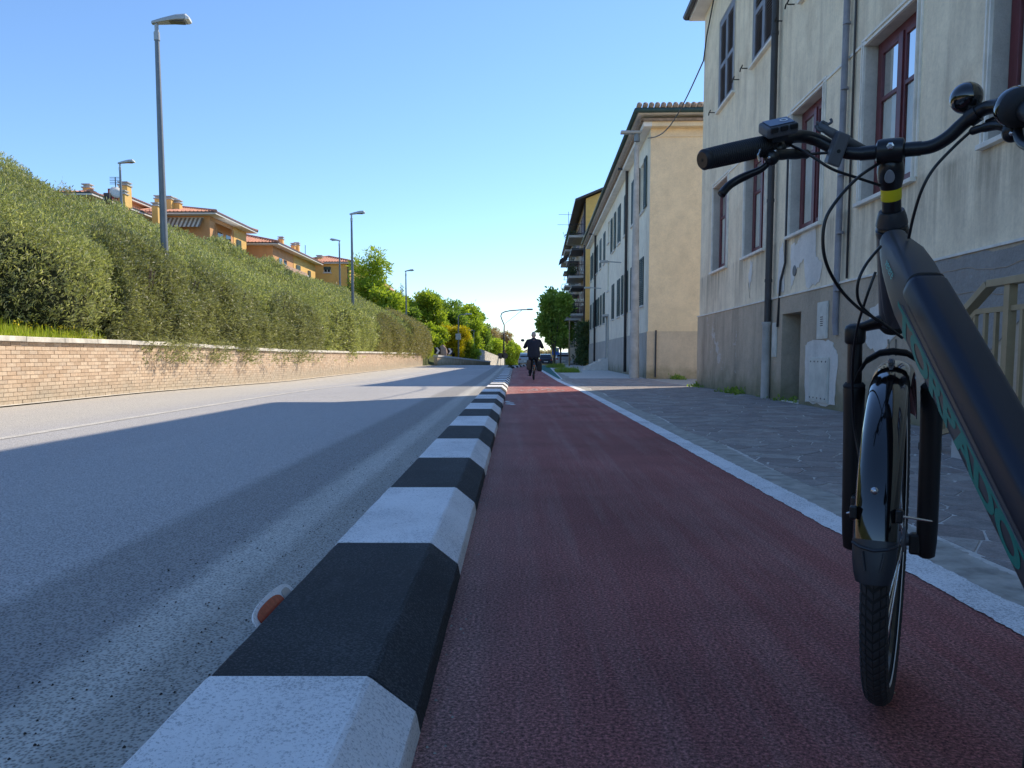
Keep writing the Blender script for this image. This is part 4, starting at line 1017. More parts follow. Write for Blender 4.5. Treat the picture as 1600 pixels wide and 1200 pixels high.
MB().quad(B(U0-.035,.04,-.4), B(U0-.035,-11,-.4), B(U0-.035,-11,1.62), B(U0-.035,.04,1.62)).quad(B(U0-.035,.04,-.4), B(U0,.04,-.4), B(U0,.04,1.62), B(U0-.035,.04,1.62)).quad(B(U0-.035,.04,1.62), B(U0-.035,-11,1.62), B(U0,-11,1.62), B(U0,.04,1.62)).build('gable_plinth', M['gplinth2'], b2)
hip_roof(U0, U1, 0, -11, Z1+.36, 2.4, .52, M['oldtile'], b2)
c = MB(); bbox(c, U0-.30, U1+.3, -.0, .30, Z1, Z1+.20); c.build('cornice', M['soffit'], b2)
c = MB(); bbox(c, U0-.30, U0+.0, -11, -.0, Z1, Z1+.20); bbox(c, U0-.04, U0, -11, 0, 8.55, 8.60); c.build('gable_cornice', M['gable2'], b2)
c = MB(); bbox(c, U0-.40, U0-.30, -11, .40, Z1+.16, Z1+.25); bbox(c, U0-.40, U1+.4, .30, .40, Z1+.16, Z1+.25); c.build('tile_course', M['oldtile'], b2)
MB().tube([B(U0-.60, .60, Z1+.46), B(U0-.60, -11, Z1+.46)], .085, 8).tube([B(U0-.62, .60, Z1+.46), B(U1+.6, .60, Z1+.46)], .085, 8).build('gutter', M['gutter'], b2, smooth=True)
tl = MB().lathe(Vector((0,0,0)), (0,-.96,.22), [(-.25,.085),(.25,.095)], 10).mesh('roof_tile', smooth=True); tl.materials.append(M['oldtile'])
for i in range(28):
    o = bpy.data.objects.new('roof_tile', tl); col.objects.link(o); o.parent = b2; o.location = B(U0-.40, .5-.21*i, Z1+.58)-b2.location
def win2(a, b, c, d, name='window'):
    o0 = B(a, 0, c); fr = MB()
    for (x0, x1, z0, z1) in ((a, a+.07, c, d), (b-.07, b, c, d), (a+.07, b-.07, d-.07, d), (a+.07, b-.07, c, c+.07), ((a+b)/2-.04, (a+b)/2+.04, c+.07, d-.07)): bbox(fr, x0, x1, -.16, -.11, z0, z1)
    w = fr.build(name, M['house_white'], b2, at=o0)
    g_ = MB(); bbox(g_, a+.07, b-.07, -.15, -.14, c+.07, d-.07); g_.build('pane', M['glass'], w, at=o0)
    s = MB(); bbox(s, a-.08, b+.08, -.1, .07, c-.06, c-.002); s.build('sill', M['house_white'], w, at=o0)
    return w
def leafshut(open_):
    """louvred shutter leaf 0.62 wide 1.85 high hinged at origin; along +u closed"""
    mb = MB(); W_, H_ = .60, 1.83
    T = (lambda p: Vector((4.08*0, 0, 0))+Vector((0.0267*p.x, p.x, p.z))+NV*p.y) if not open_ else (lambda p: Vector((0.0267*p.y, -p.y*0, p.z))+NV*p.x)
    def bx(x0, x1, y0, y1, z0, z1): mb.box((x0, y0, z0), (x1, y1, z1), T)
    bx(0, .06, 0, .035, 0, H_); bx(W_-.06, W_, 0, .035, 0, H_)
    for z in (0, H_/2-.04, H_-.08): bx(.06, W_-.06, 0, .035, z, z+.08)
    for i in range(22):
        z = .1+i*(H_-.2)/22; bx(.06, W_-.06, .005, .03, z, z+.045)
    me = mb.mesh('shutter'); me.materials.append(M['gshutter']); return me
mc, mo = leafshut(False), leafshut(True)
w2 = None
for j, (a, b, c, d) in enumerate(gw2+uw2):
    if w2 is None: w2 = win2(a, b, c, d); w = w2
    else: w = copy_tree(w2, b2); w.location = B(a, 0, c)-b2.location
    mode = 'flat' if j % 4 == 2 else 'closed'
    for side in (0, 1):
        if mode == 'closed': me, loc = mc, B(a+.02+.61*side, .0, c+.005)
        elif mode == 'flat': me, loc = mc, B(a-.62 if side == 0 else b+.02, .03, c+.005)
        else: me, loc = (mo, B(a+.01 if side == 0 else b-.03, .02, c+.005))
        o = bpy.data.objects.new('shutter', me); col.objects.link(o); o.parent = b2; o.location = loc-b2.location
for (a, b, c, d) in sw: win2(a, b, c, d, 'stair_window')
q = MB(); bbox(q, 43.7, 44.9, -.16, -.11, .5, 2.9); q.build('door', M['greyp'], b2)
c = MB(); bbox(c, 43.55, 43.7, 0, .06, .5, 2.95); bbox(c, 44.9, 45.05, 0, .06, .5, 2.95); bbox(c, 43.55, 45.05, 0, .3, 2.95, 3.05); c.build('door_surround', M['concrete'], b2)
MB().tube([B(34.7,.5,Z1+.1), B(34.7,.10,8.9), B(34.7,.10,0)], .065, 10).build('downpipe', M['pipe_dark'], b2, smooth=True)
MB().tube([B(53,.5,Z1+.1), B(53,.10,8.9), B(53,.10,0)], .07, 10).build('downpipe', M['pipe_dark'], b2, smooth=True)
MB().tube([B(28.22,-.28,-.05), B(28.22,-.28,1.66)], .03, 8).build('conduit', M['pipe_dark'], b2)
st2 = empty('doorstep', tuple(B(44.3, .7, -.1)), 'pale concrete steps with low side walls at the door of the cream building', 'stairs')
for i in range(4):
    s = MB(); bbox(s, 43.4, 45.4, .05, 1.30-.28*i, -.12+.0, -.1+.16*(i+1)); s.build('step', M['coping'], st2)
for u in (43.25, 45.4):
    MB().prism([B(u,.05,-.12), B(u,1.35,-.12), B(u,1.35,.05), B(u,.05,.62)], B(u+.15,0,0)-B(u,0,0)).build('side_wall', M['house_white'], st2)
# wall lamp brackets
MB().tube([B(37.5,0,5.2), B(37.5,.7,5.25)], .03, 6).cbox(B(37.5,.85,5.25), (.4,.25,.1)).build('wall_lamp', M['lamp_grey'], b2)
MB().tube([B(49,0,4.95), B(49,.7,5.0)], .03, 6).cbox(B(49,.85,5.0), (.4,.25,.1)).build('wall_lamp', M['lamp_grey'], b2)

# concrete lamp pole in front of the cream building
pp0 = P(988, 588, 28.6); lp = empty('concrete_lamp_post', (pp0.x, pp0.y, gz(28.6)), 'tall tapering concrete lamp post with flat arm before the cream building', 'street lamp')
ztop = P(996, 207, 28.6).z; xtop = P(993, 400, 28.6).x
MB().lathe((xtop, pp0.y, gz(28.6)-.05), (0,0,1), [(0,.19),(1.7,.17),(1.75,.165),(ztop-.3,.085)], 14).build('pole', M['concrete'], lp, auto=40)
MB().lathe((xtop, pp0.y, ztop-.32), (0,0,1), [(0,.11),(.28,.10)], 12).build('collar', M['galv'], lp)
MB().cbox((xtop-.22, pp0.y, ztop), (.75,.26,.09)).build('lamp_head', M['lamp_grey'], lp, bevel=.02)

# ============ third building (ochre gable, balconies) ============
b3 = empty('ochre_balcony_building', tuple(B(65, 0, 0)), 'four storey building with ochre end wall and street balconies beyond the cream building', 'building')
U0, U1, Z1 = 65, 100, 13.7
facade(U0, U1, -.8, Z1, []).build('front_wall', M['front3'], b3)
MB().add([B(U0,0,-.8), B(U0,-11,-.8), B(U0,-11,Z1), B(U0,-5.5,Z1+2.2), B(U0,0,Z1)], [(0,1,2,3,4)]).build('gable_wall', M['gable3'], b3)
MB().add([B(U1,0,-.8), B(U1,-11,-.8), B(U1,-11,Z1), B(U1,-5.5,Z1+2.2), B(U1,0,Z1)], [(0,1,2,3,4)]).quad(B(U0,-11,-.8), B(U1,-11,-.8), B(U1,-11,Z1), B(U0,-11,Z1)).build('back_wall', M['gable3'], b3)
for sgn in (0, 1):
    a = (.9, Z1-.25) if sgn == 0 else (-11.9, Z1-.25)
    MB().prism([B(U0-.4,a[0],a[1]), B(U0-.4,-5.5,Z1+2.32), B(U0-.4,-5.5,Z1+2.5), B(U0-.4,a[0],a[1]+.18)], B(U1+.4,0,0)-B(U0-.4,0,0)).build('roof', M['pipe_dark'], b3)
MB().tube([B(U0+.3,.08,Z1-.2), B(U0+.3,.08,-.2)], .07, 8).build('downpipe', M['pipe_dark'], b3, smooth=True)
for u in (67.3, 69.8, 74.5, 77.5, 82, 86, 90, 95):
    for z in (1.6, 4.6, 7.8, 11.0):
        q = MB(); bbox(q, u, u+1.1, -.05, .02, z, z+(2.0 if z > 2 else 1.2)); w = q.build('window', M['glass'], b3, at=tuple(B(u, 0, z)))
        q = MB(); bbox(q, u-.45, u-.02, .005, .05, z, z+1.9); bbox(q, u+1.12, u+1.55, .005, .05, z, z+1.9); q.build('shutter', M['gshutter'] if u > 80 else M['redwood'], w, at=tuple(B(u, 0, z)))
for u0_, u1_ in ((66.2, 71.2), (75, 79.5), (84, 89)):
    for zi, z in enumerate((4.15, 7.35, 10.75)):
        q = MB(); bbox(q, u0_, u1_, 0.0, 1.35, z-.02, z+.16); o0 = tuple(B(u0_, 0, z)); bal = q.build('balcony', M['concrete'], b3, at=o0)
        r = MB()
        for zz in (.28, 1.08):
            r.tube([B(u0_+.04,.02,z+zz), B(u0_+.04,1.30,z+zz), B(u1_-.04,1.30,z+zz), B(u1_-.04,.02,z+zz)], .028, 5)
        r.build('rail', M['iron'], bal, at=o0)
        for i in range(int((u1_-u0_)/.16)): 
            r = MB().tube([B(u0_+.04+.16*i,1.30,z+.16), B(u0_+.04+.16*i,1.30,z+1.08)], .014, 4) if i % 2 == 0 or u0_ < 70 else None
            if r and u0_ < 70: r.build('baluster', M['iron'], bal, at=o0)
        if u0_ < 70:
            for i in range(9): MB().tube([B(u0_+.04,.08+.14*i,z+.16), B(u0_+.04,.08+.14*i,z+1.08)], .014, 4).build('baluster', M['iron'], bal, at=o0)
        q = MB(); bbox(q, u0_+.3, u1_-.5, .02, 1.1, z+2.35, z+2.5); 
        if zi < 2: q.build('folded_awning', M['pipe_dark'], bal, at=o0)
# things on the balconies
for i, (u, z, w) in enumerate(((67.0, 7.55, .5), (68.5, 4.4, .6), (69.6, 10.95, .5))):
    p = B(u, 1.0, z); n = 260
    leaves('potted_plant', np.array(p)+RNG.normal(0, .22, (n, 3))+np.array([0, 0, .35]), np.tile([-.4, 0, .8], (n, 1)), .16, .4, M['leaf_pine'], per=3, at=tuple(p), label=['dark potted plant on the middle balcony', 'dark potted plant on the lowest balcony', 'dark potted plant on the top balcony'][i], cat='plant')
aw = MB(); 
for i, z in enumerate((9.4,)): aw.quad(B(66.4,1.3,9.4), B(70.8,1.3,9.4), B(70.8,2.1,8.9), B(66.4,2.1,8.9)); aw.quad(B(66.4,1.3,9.38), B(70.8,1.3,9.38), B(70.8,2.1,8.88), B(66.4,2.1,8.88))
aw.build('awning', M['pipe_dark'], b3)
an = empty('antenna', tuple(B(67, 1.3, 11.9)), 'thin television antenna mast on the top balcony rail', 'antenna')
MB().tube([B(67,1.35,11.7), B(67,1.35,13.0)], .02, 5).build('mast', M['iron'], an)
MB().tube([B(67,.9,12.75), B(67,2.2,12.78)], .015, 5).tube([B(67,1.0,11.9), B(67,2.3,11.92)], .015, 5).build('aerial_rod', M['iron'], an)
iv = P(915, 540, 61.5); n = 1500
leaves('climbing_shrub', np.stack([RNG.normal(iv.x, .3, n), RNG.uniform(60.2, 63.8, n), RNG.uniform(0, 3.3, n)], -1), np.tile([-.6, -.5, .3], (n, 1)), .22, .5, M['leaf_pine'], per=4, at=tuple(iv), label='dark tall shrub in the gap between cream and ochre buildings', cat='shrub', kind='stuff')
g3 = empty('entrance_porch', tuple(B(72, .6, gz(72))), 'grey concrete steps at the foot of the ochre building', 'stairs')
for i in range(3):
    s = MB(); bbox(s, 68, 70.5, .02, 1.6-.4*i, gz(69)-.02, gz(69)+.17*(i+1)); s.build('step', M['concrete'], g3)

# ============ houses on the hill (left) ============
def hbox(mb, x0, x1, y0, y1, z0, z1): return mb.box((x0, y0, z0), (x1, y1, z1))
def hiproof(x0, x1, y0, y1, z, h, oh, parent, long='x', tiles=True, name='roof'):
    a, b, c, d = x0-oh, x1+oh, y0-oh, y1+oh
    w = min(b-a, d-c)/2
    r1, r2 = ((a+w, (c+d)/2), (b-w, (c+d)/2)) if (b-a) >= (d-c) else (((a+b)/2, c+w), ((a+b)/2, d-w))
    v = [Vector((a,c,z+.18)), Vector((b,c,z+.18)), Vector((b,d,z+.18)), Vector((a,d,z+.18)), Vector((*r1, z+.18+h)), Vector((*r2, z+.18+h))]
    if (b-a) >= (d-c): fc = [(0,1,5,4), (1,2,5), (2,3,4,5), (3,0,4)]
    else: fc = [(0,1,4), (1,2,5,4), (2,3,5), (3,0,4,5)]
    rf = MB().add(v, fc).build(name, M['tile'], parent)
    MB().box((a+.02, c+.02, z), (b-.02, d-.02, z+.10)).build('eaves', M['house_white'], parent)
    MB().box((a, c, z+.10), (b, d, z+.175)).build('gutter', M['pipe_dark'], parent)
    # rows of tiles as ribs down each slope, hip ridges
    rb = MB(); 
    for f in fc:
        ps = [v[i] for i in f]; e0, e1 = ps[0], ps[1]; ed = (e1-e0); L = ed.length; ed.normalize()
        nrm = (ps[1]-ps[0]).cross(ps[-1]-ps[0]).normalized(); 
        if nrm.z < 0: nrm = -nrm
        up = nrm.cross(ed).normalized(); up = up if up.z > 0 else -up
        n_r = int(L/.28)
        for i in range(n_r):
            p = e0+ed*(L*(i+.5)/n_r); t_ = (i+.5)*L/n_r; 
            if len(ps) == 3: lim = (ps[2]-e0).dot(up); apex = (ps[2]-e0).dot(ed); m_ = lim*(t_/apex if t_ < apex else (L-t_)/(L-apex))
            else:
                lim = (ps[2]-e0).dot(up); a1 = (ps[3]-e0).dot(ed); a2 = (ps[2]-e0).dot(ed)
                m_ = lim*(t_/a1 if t_ < a1 else 1 if t_ < a2 else (L-t_)/(L-a2))
            if m_ < .25: continue
            q0 = p; q1 = p+up*m_; hw = ed*.07; hh = nrm*.07
            rb.add([q0-hw, q0+hh, q0+hw, q1-hw, q1+hh, q1+hw], [(0,1,4,3),(1,2,5,4),(0,2,1)])
    rb.build('tile_rows', M['tile'], rf, kind='stuff')
    for (i, j) in ((0,4),(3,4),(1,5),(2,5),(4,5)) if (b-a) >= (d-c) else ((0,4),(1,4),(2,5),(3,5),(4,5)):
        MB().tube([v[i]+Vector((0,0,.04)), v[j]+Vector((0,0,.04))], .12, 6).build('ridge', M['tile'], rf)
    return rf
def chimney(x, y, z0, z1, w, parent, mat='yellow_wall'):
    c = MB().box((x-w/2, y-w/2, z0), (x+w/2, y+w/2, z1-.25)).build('chimney', M[mat], parent)
    MB().box((x-w/2-.06, y-w/2-.06, z1-.25), (x+w/2+.06, y+w/2+.06, z1-.18)).box((x-w/2+.04, y-w/2+.04, z1-.18), (x+w/2-.04, y+w/2-.04, z1-.06)).box((x-w/2-.05, y-w/2-.05, z1-.06), (x+w/2+.05, y+w/2+.05, z1)).build('chimney_cap', M['concrete'], c)
def hwin(parent, face, a, b, z0, z1, c, shutter=False, name='window'):
    """face 'x': plane X=c, a..b along Y ; face 'y': plane Y=c, a..b along X (facing -Y)"""
    f = (lambda u, v, z: Vector((c+v, u, z))) if face == 'x' else (lambda u, v, z: Vector((u, c-v, z)))
    o0 = f(a, 0, z0); fr = MB(); fr.box((a, .01, z0), (b, .05, z1), lambda p: f(p.x, p.y, p.z)); w = fr.build(name, M['house_white'], parent, at=o0)
    g = MB(); m = (a+b)/2
    g.box((a+.07, .05, z0+.07), (m-.04, .06, z1-.07), lambda p: f(p.x, p.y, p.z)); g.box((m+.04, .05, z0+.07), (b-.07, .06, z1-.07), lambda p: f(p.x, p.y, p.z)); g.build('pane', M['glass'], w, at=o0)
    s = MB(); s.box((a-.1, .01, z0-.08), (b+.1, .14, z0-.01), lambda p: f(p.x, p.y, p.z)); s.build('sill', M['house_white'], w, at=o0)
    if shutter:
        s = MB(); s.box((a, .07, (z0+z1)/2), (b, .10, z1), lambda p: f(p.x, p.y, p.z)); s.build('roller_blind', M['gutter'], w, at=o0)
    return w
# --- house one, two wings
h1 = empty('terraced_house', (-24, 52, 6), 'orange and yellow house with tiled roofs and many chimneys behind the nearest lamp post', 'house')
X1 = -22.0; ye, yf = 56.0, P(391, 380, 60).y; yf = 63.4; zE = P(335, 335, 56).z
mb = MB(); hbox(mb, -31, X1, ye, yf, 4, zE); mb.build('wall', M['orange_wall'], h1)
mb = MB(); hbox(mb, X1-3, X1+.03, 60.6, yf+.02, 4, zE-.003); mb.build('yellow_wall', M['yellow_wall'], h1)
hiproof(-31, X1, ye, yf, zE-.1, 1.1, .75, h1)
# loggia: dark recess openings, balcony with curtain, awning
mb = MB(); hbox(mb, X1+.0, X1+.05, 57.0, 60.2, zE-2.6, zE-.45); mb.build('loggia', M['orange_wall'], h1)
for (a, b) in ((57.3, 58.3), (58.9, 59.9)):
    mb = MB(); hbox(mb, X1+.05, X1+.07, a, b, zE-2.5, zE-1.0); mb.build('loggia_door', M['glass'], h1)
mb = MB(); hbox(mb, X1, X1+1.1, 56.9, 60.5, zE-3.5, zE-2.5+.05); mb.build('balcony', simple('pink_balcony', (0.50,0.33,0.24), 0.8), h1)
MB().quad((X1+.02,57,zE-.4), (X1+.02,60.3,zE-.4), (X1+.9,60.3,zE-.75), (X1+.9,57,zE-.75)).build('sunshade', M['house_white'], h1)
hwin(h1, 'x', 61.1, 62.0, zE-2.3, zE-1.0, X1+.03, shutter=True)
hwin(h1, 'x', 61.1, 62.0, zE-5.0, zE-3.8, X1+.03)
# striped awning on the front
awn = MB().box((-26.6, ye-.06, zE-.30), (-22.4, ye-.02, zE-.22)).build('awning_bar', M['house_white'], h1)
for i in range(28):
    x = -26.6+.15*i; MB().add([(x, ye-.08, zE-.25), (x+.148, ye-.08, zE-.25), (x+.148, ye-.8, zE-1.0), (x, ye-.8, zE-1.0)], [(0,1,2,3)]).build('awning_stripe', M['awning'] if i % 2 else M['awning2'], awn)
# wing further left and behind
X2 = -25.6; zA = 10.25
mb = MB(); hbox(mb, -34, X2, 46.6, 56.4, 4, zA); mb.build('wall', M['orange_wall'], h1)
hiproof(-34, X2, 46.6, 56.6, zA-.1, .75, .7, h1)
zt_ = P(207, 311, 55.3).z
mb = MB(); hbox(mb, -33, -27.6, 55.3, 62, zA-.5, zt_); mb.build('attic_wall', M['orange_wall'], h1)
hiproof(-33, -27.6, 55.3, 62, zt_-.05, .6, .35, h1)
hwin(h1, 'x', 57.2, 58.2, zt_-1.2, zt_-.4, -27.6)
mb = MB(); hbox(mb, -28.2, -27.3, 54.0, 55.2, zA, P(200, 297, 54.5).z); mb.build('roof_box', M['maroon'], h1)
for (px, d_, top, bot, w) in ((137, 47.5, 288, 312, .42), (195, 49.5, 285, 300, .55), (192, 48.2, 298, 320, .42), (248, 54, 306, 325, .42), (243.5, 52.5, 317, 338, .40), (264, 57, 307, 326, .48), (270, 58.5, 309, 328, .44), (277, 57.5, 313, 336, .50)):
    q = P(px, top, d_); chimney(q.x, d_, P(px, bot, d_).z-1.0, q.z, w, h1)
for (px, d_, top) in ((168, 47.5, 302), (145, 48.5, 299)):
    q = P(px, top, d_); MB().cbox((q.x, d_, q.z-.3), (.35,.3,.6)).build('roof_vent', M['pipe_dark'], h1)
q = P(181, 301, 47.8)
dsh = tag(MB().lathe(q, (0.55,-0.8,0.25), [(-.02,.02),(0,.15),(.03,.28),(.06,.36),(.065,.36),(.02,.1)], 20).build('satellite_dish', M['house_white'], h1, smooth=True))
q = P(180, 277, 48); an2 = MB().tube([q, q-Vector((0,0,2.2))], .03, 5)
for i in range(5): an2.tube([q+Vector((-.35,0,-.1*i)), q+Vector((.35,0,-.1*i))], .015, 4)
an2.build('antenna', M['iron'], h1)
# --- house two
h2 = empty('balcony_house', (-20, 66, 5), 'orange house with wraparound balcony and red roof behind the hedge', 'house')
X3 = -20.2; y3, y3b = 64.6, 78; z3 = P(431, 380, 64).z
mb = MB(); hbox(mb, -28, X3, y3, y3b, 3.5, z3); mb.build('wall', M['orange_wall'], h2)
mb = MB(); hbox(mb, X3-1, X3+.03, 70.5, y3b+.02, 3.5, z3-.003); mb.build('yellow_wall', M['yellow_wall'], h2)
hiproof(-28, X3, y3, y3b, z3-.1, 1.3, .7, h2)
mb = MB(); hbox(mb, -24.5, X3+1.2, y3-1.2, 70.6, z3-2.75, z3-2.6); o = mb.build('balcony', M['house_white'], h2)
mb = MB(); hbox(mb, -24.5, X3+1.2, y3-1.2, y3-1.12, z3-2.6, z3-1.75); hbox(mb, X3+1.12, X3+1.2, y3-1.12, 70.6, z3-2.6, z3-1.75); mb.build('parapet', simple('pink_parapet', (0.55,0.36,0.26), 0.8), o)
for (a, b, z0, z1) in ((66.2, 67.1, -2.5, -.9), (67.6, 68.4, -2.0, -.9), (66, 67.2, -5.2, -3.6)):
    mb = MB(); hbox(mb, X3, X3+.03, a, b, z3+z0, z3+z1); mb.build('opening', M['glass'], h2)
mb = MB(); hbox(mb, -23.8, -22.6, y3-.03, y3, z3-2.4, z3-.9); mb.build('opening', M['glass'], h2)
for (a, b, z0, z1) in ((71.2, 72.4, -2.2, -.9), (71.2, 72.3, -5.4, -4.2), (75.2, 76, -2.2, -1.0)): hwin(h2, 'x', a, b, z3+z0, z3+z1, X3+.03, shutter=True)
mb = MB(); mb.box((X3+.05, 73.3, z3-2.6), (X3+.45, 73.9, z3-1.6)); mb.build('air_conditioner', M['house_white'], h2)
for (px, d_, top, w) in ((439, 70, 370, .40), (458, 74, 380, .35), (464, 75, 379, .42)):
    q = P(px, top, d_); chimney(q.x, d_, q.z-2.4, q.z, w, h2)
MB().tube([P(477, 383, 77), P(477, 400, 77)], .03, 5).build('antenna', M['iron'], h2)
# --- house three
h3 = empty('low_house', (-20, 80, 4), 'low orange house with a single window and red roof beside the second lamp', 'house')
z4 = P(500, 411, 80).z; xa, xb = P(462, 420, 80).x, P(546, 420, 80).x
mb = MB(); hbox(mb, xa, xb, 80, 90, 3, z4); mb.build('wall', M['yellow_wall'], h3)
hiproof(xa, xb, 80, 90, z4-.1, .9, .5, h3)
wa, wb = P(506, 420, 80).x, P(517, 420, 80).x
hwin(h3, 'y', wa, wb, P(510, 426, 80).z, P(510, 417, 80).z, 80, shutter=True)
mb = MB(); hbox(mb, P(469,420,80).x, P(482,420,80).x, 79.97, 80, z4-1.6, z4-.2); mb.build('recess', M['glass'], h3)
q = P(497.5, 398, 81); chimney(q.x, 81.5, q.z-1.6, q.z, .55, h3)
MB().box((xb-.2, 79.9, 3), (xb-.1, 79.98, z4)).build('downpipe', M['pipe_dark'], h3)
hw = empty('white_house', (-14, 92, 3), 'small white house half hidden by the trees right of the tall tree', 'house')
mb = MB(); a, b = P(578, 445, 96), P(606, 462, 96); mb.box((a.x, 96, 1.5), (b.x, 102, b.z+.8)); mb.build('wall', M['house_white'], hw)
mb = MB(); mb.add([(a.x-.3, 95.6, b.z+.8), (b.x+.3, 95.6, b.z+.8), (b.x+.3, 102.4, b.z+.8), (a.x-.3, 102.4, b.z+.8), ((a.x+b.x)/2, 95.6, b.z+2), ((a.x+b.x)/2, 102.4, b.z+2)], [(0,1,4),(1,2,5,4),(2,3,5),(3,0,4,5)]); mb.build('roof', M['tile'], hw)
# ------------------------------------------------------------ street lamps on the left
def lamp(px, d, top, label, flip=1, sc=1.0, base=None, axis=(1, 0.12)):
    q = P(px, top, d); z0 = tz(q.x, d) if base is None else base
    t = empty('street_lamp', (q.x, d, z0), label, 'street lamp', 'tall grey street lamps along the bank')
    MB().lathe((q.x, d, z0-.1), (0,0,1), [(0,.10*sc),(q.z-z0-.42,.052*sc)], 14).build('pole', M['galv'], t, auto=40)
    MB().lathe((q.x, d, q.z-.55), (0,0,1), [(0,.066*sc),(.18,.066*sc),(.19,.045*sc),(.36,.045*sc)], 12).build('collar', M['lamp_grey'], t, auto=40)
    ax = Vector((axis[0]*flip, axis[1], 0)).normalized(); ay = Vector((-ax.y, ax.x, 0)); up = Vector((0, 0, 1))
    def sec(a, w, h, zb, k=1.0):
        c = q+ax*a+up*zb; return [c-ay*w/2, c+ay*w/2, c+ay*w/2*k+up*h*.6, c+ay*w*.25*k+up*h, c-ay*w*.25*k+up*h, c-ay*w/2*k+up*h*.6]
    h = MB().loft([sec(-.10, .10, .07, -.20), sec(.12, .20, .10, -.165), sec(.45, .30, .14, -.12), sec(.66, .32, .15, -.11)]).build('lamp_head', M['lamp_grey'], t, bevel=.01)
    MB().loft([sec(.665, .315, .148, -.108), sec(.74, .26, .06, -.09)]).build('end_cap', M['lamp_white'], h)
    c = q+ax*.38+up*(-.132); MB().cbox(c, (.46,.20,.02), (ax, ay, (up+ax*-.1).normalized())).build('lens', M['lamp_dark'], h)
lamp(244, 18.0, 24, 'nearest and tallest street lamp rising out of the hedge')
lamp(549, 43.0, 330, 'second street lamp along the hedge, before the airy tree')
lamp(634, 69.0, 421, 'third street lamp, beyond the conifer where the hedge ends')
lamp(187, 41.0, 250, 'street lamp on the upper road before the chimneyed house', base=5.5)
lamp(530, 62.0, 373, 'street lamp on the upper road before the low orange house, head turned away', flip=-1, base=4.5)
def thin_lamp(px, d, top, label, reach=16, box=False):
    q = P(px, top, d); z0 = tz(q.x, d)-.3; t = empty('side_road_lamp', (q.x, d, z0), label, 'street lamp')
    MB().tube([(q.x, d, z0), (q.x, d, q.z-.2), (q.x+.15, d, q.z)], [.09,.06,.05], 8).build('pole', M['galv'], t)
    e = q+Vector((reach*d/F, 0, .1)); MB().tube([q+Vector((.15,0,0)), e], .04, 6).build('arm', M['galv'], t)
    MB().cbox(e, (.6,.3,.12)).build('lamp_head', M['lamp_grey'], t)
    if box: MB().cbox(P(px, 526, d-.15), (.5,.2,.6)).build('sign_box', M['lamp_grey'], t)
thin_lamp(716, 76, 492, 'thin lamp post with a white box before the yellow broom', box=True)
thin_lamp(740, 90, 517, 'thin grey lamp post beside the concrete wedge wall', reach=-6)
# curved lamp
d = 100; b = P(787, 566, d); t = empty('curved_lamp_post', (b.x, d, gz(d)-.2), 'dark lamp post with long curved arm and strut at the end of the road', 'street lamp')
MB().tube([(b.x, d, gz(d)-.2), P(787, 540, d), P(788, 508, d)], [.13, .11, .09], 10).build('pole', M['pipe_dark'], t, smooth=True)
MB().tube([P(788,508,d), P(784.5,500,d), P(782.5,494,d), P(784,489.5,d), P(789,487,d), P(797,485.5,d), P(815,484,d), P(824,483.6,d)], .075, 8).build('curved_arm', M['galv'], t, smooth=True)
MB().tube([P(789,506,d), P(815,485,d)], .035, 6).build('strut', M['galv'], t)
MB().cbox(P(828,483.4,d), (.75,.35,.2)).build('lamp_head', M['galv'], t, bevel=.04)

# ------------------------------------------------------------ signs beyond the wall
def poly_sign(par, name, c, pts, mat, off):
    return MB().prism([c+Vector((x, -off, z)) for x, z in pts], (0, -.012, 0)).build(name, mat, par)
for i, (px, py, d) in enumerate(((683.5, 548, 66), (703, 549, 69))):
    c = P(px, py, d); z0 = gz(d)-.1; t = empty('chevron_sign', (c.x, d, z0), ['black chevron board with white arrow nearest the brick wall end', 'black chevron board with white arrow before the broom bush'][i], 'road sign')
    poly_sign(t, 'board', c, [(-.28,-.28),(.28,-.28),(.28,.28),(-.28,.28)], M['ink_black'], 0)
    poly_sign(t, 'chevron', c, [(-.16,-.27),(.02,-.27),(.20,0),(.02,.27),(-.16,.27),(.02,0)], M['ink_white'], .014)
    MB().tube([(c.x, d+.04, z0), (c.x, d+.04, c.z+.3)], .03, 6).build('post', M['galv'], t)
c = P(690, 556, 68); rk = empty('stone_marker', (c.x, 68, gz(68)), 'pinkish upright boulder behind the nearer chevron board', 'rock')
e = MB().ell(P(691.5, 552, 68), (.42,.30,.75), n=9, m=6); e.v = [(x+random.uniform(-.05,.05), y, z+random.uniform(-.05,.05)) for x, y, z in e.v]; e.build('boulder', simple('pink_stone', (0.50,0.36,0.27), .9), rk)
c = P(733, 541, 84); t = empty('blue_path_sign', (c.x, 84, gz(84)), 'small blue upright path sign with white symbol on the grass bank', 'road sign')
MB().prism([c+Vector((.28*math.cos(a), 0, .42*math.sin(a))) for a in [k*math.pi/10 for k in range(20)]], (0,-.015,0)).build('panel', M['sign_blue'], t)
MB().cbox(c+Vector((0,-.03,.1)), (.10,.01,.30)).cbox(c+Vector((0,-.03,-.16)), (.26,.01,.06)).ell(c+Vector((0,-.03,.30)), (.05,.01,.05)).build('symbol', M['ink_white'], t)
MB().tube([(c.x, 84.05, gz(84)-.3), (c.x, 84.05, c.z)], .03, 6).build('post', M['galv'], t)
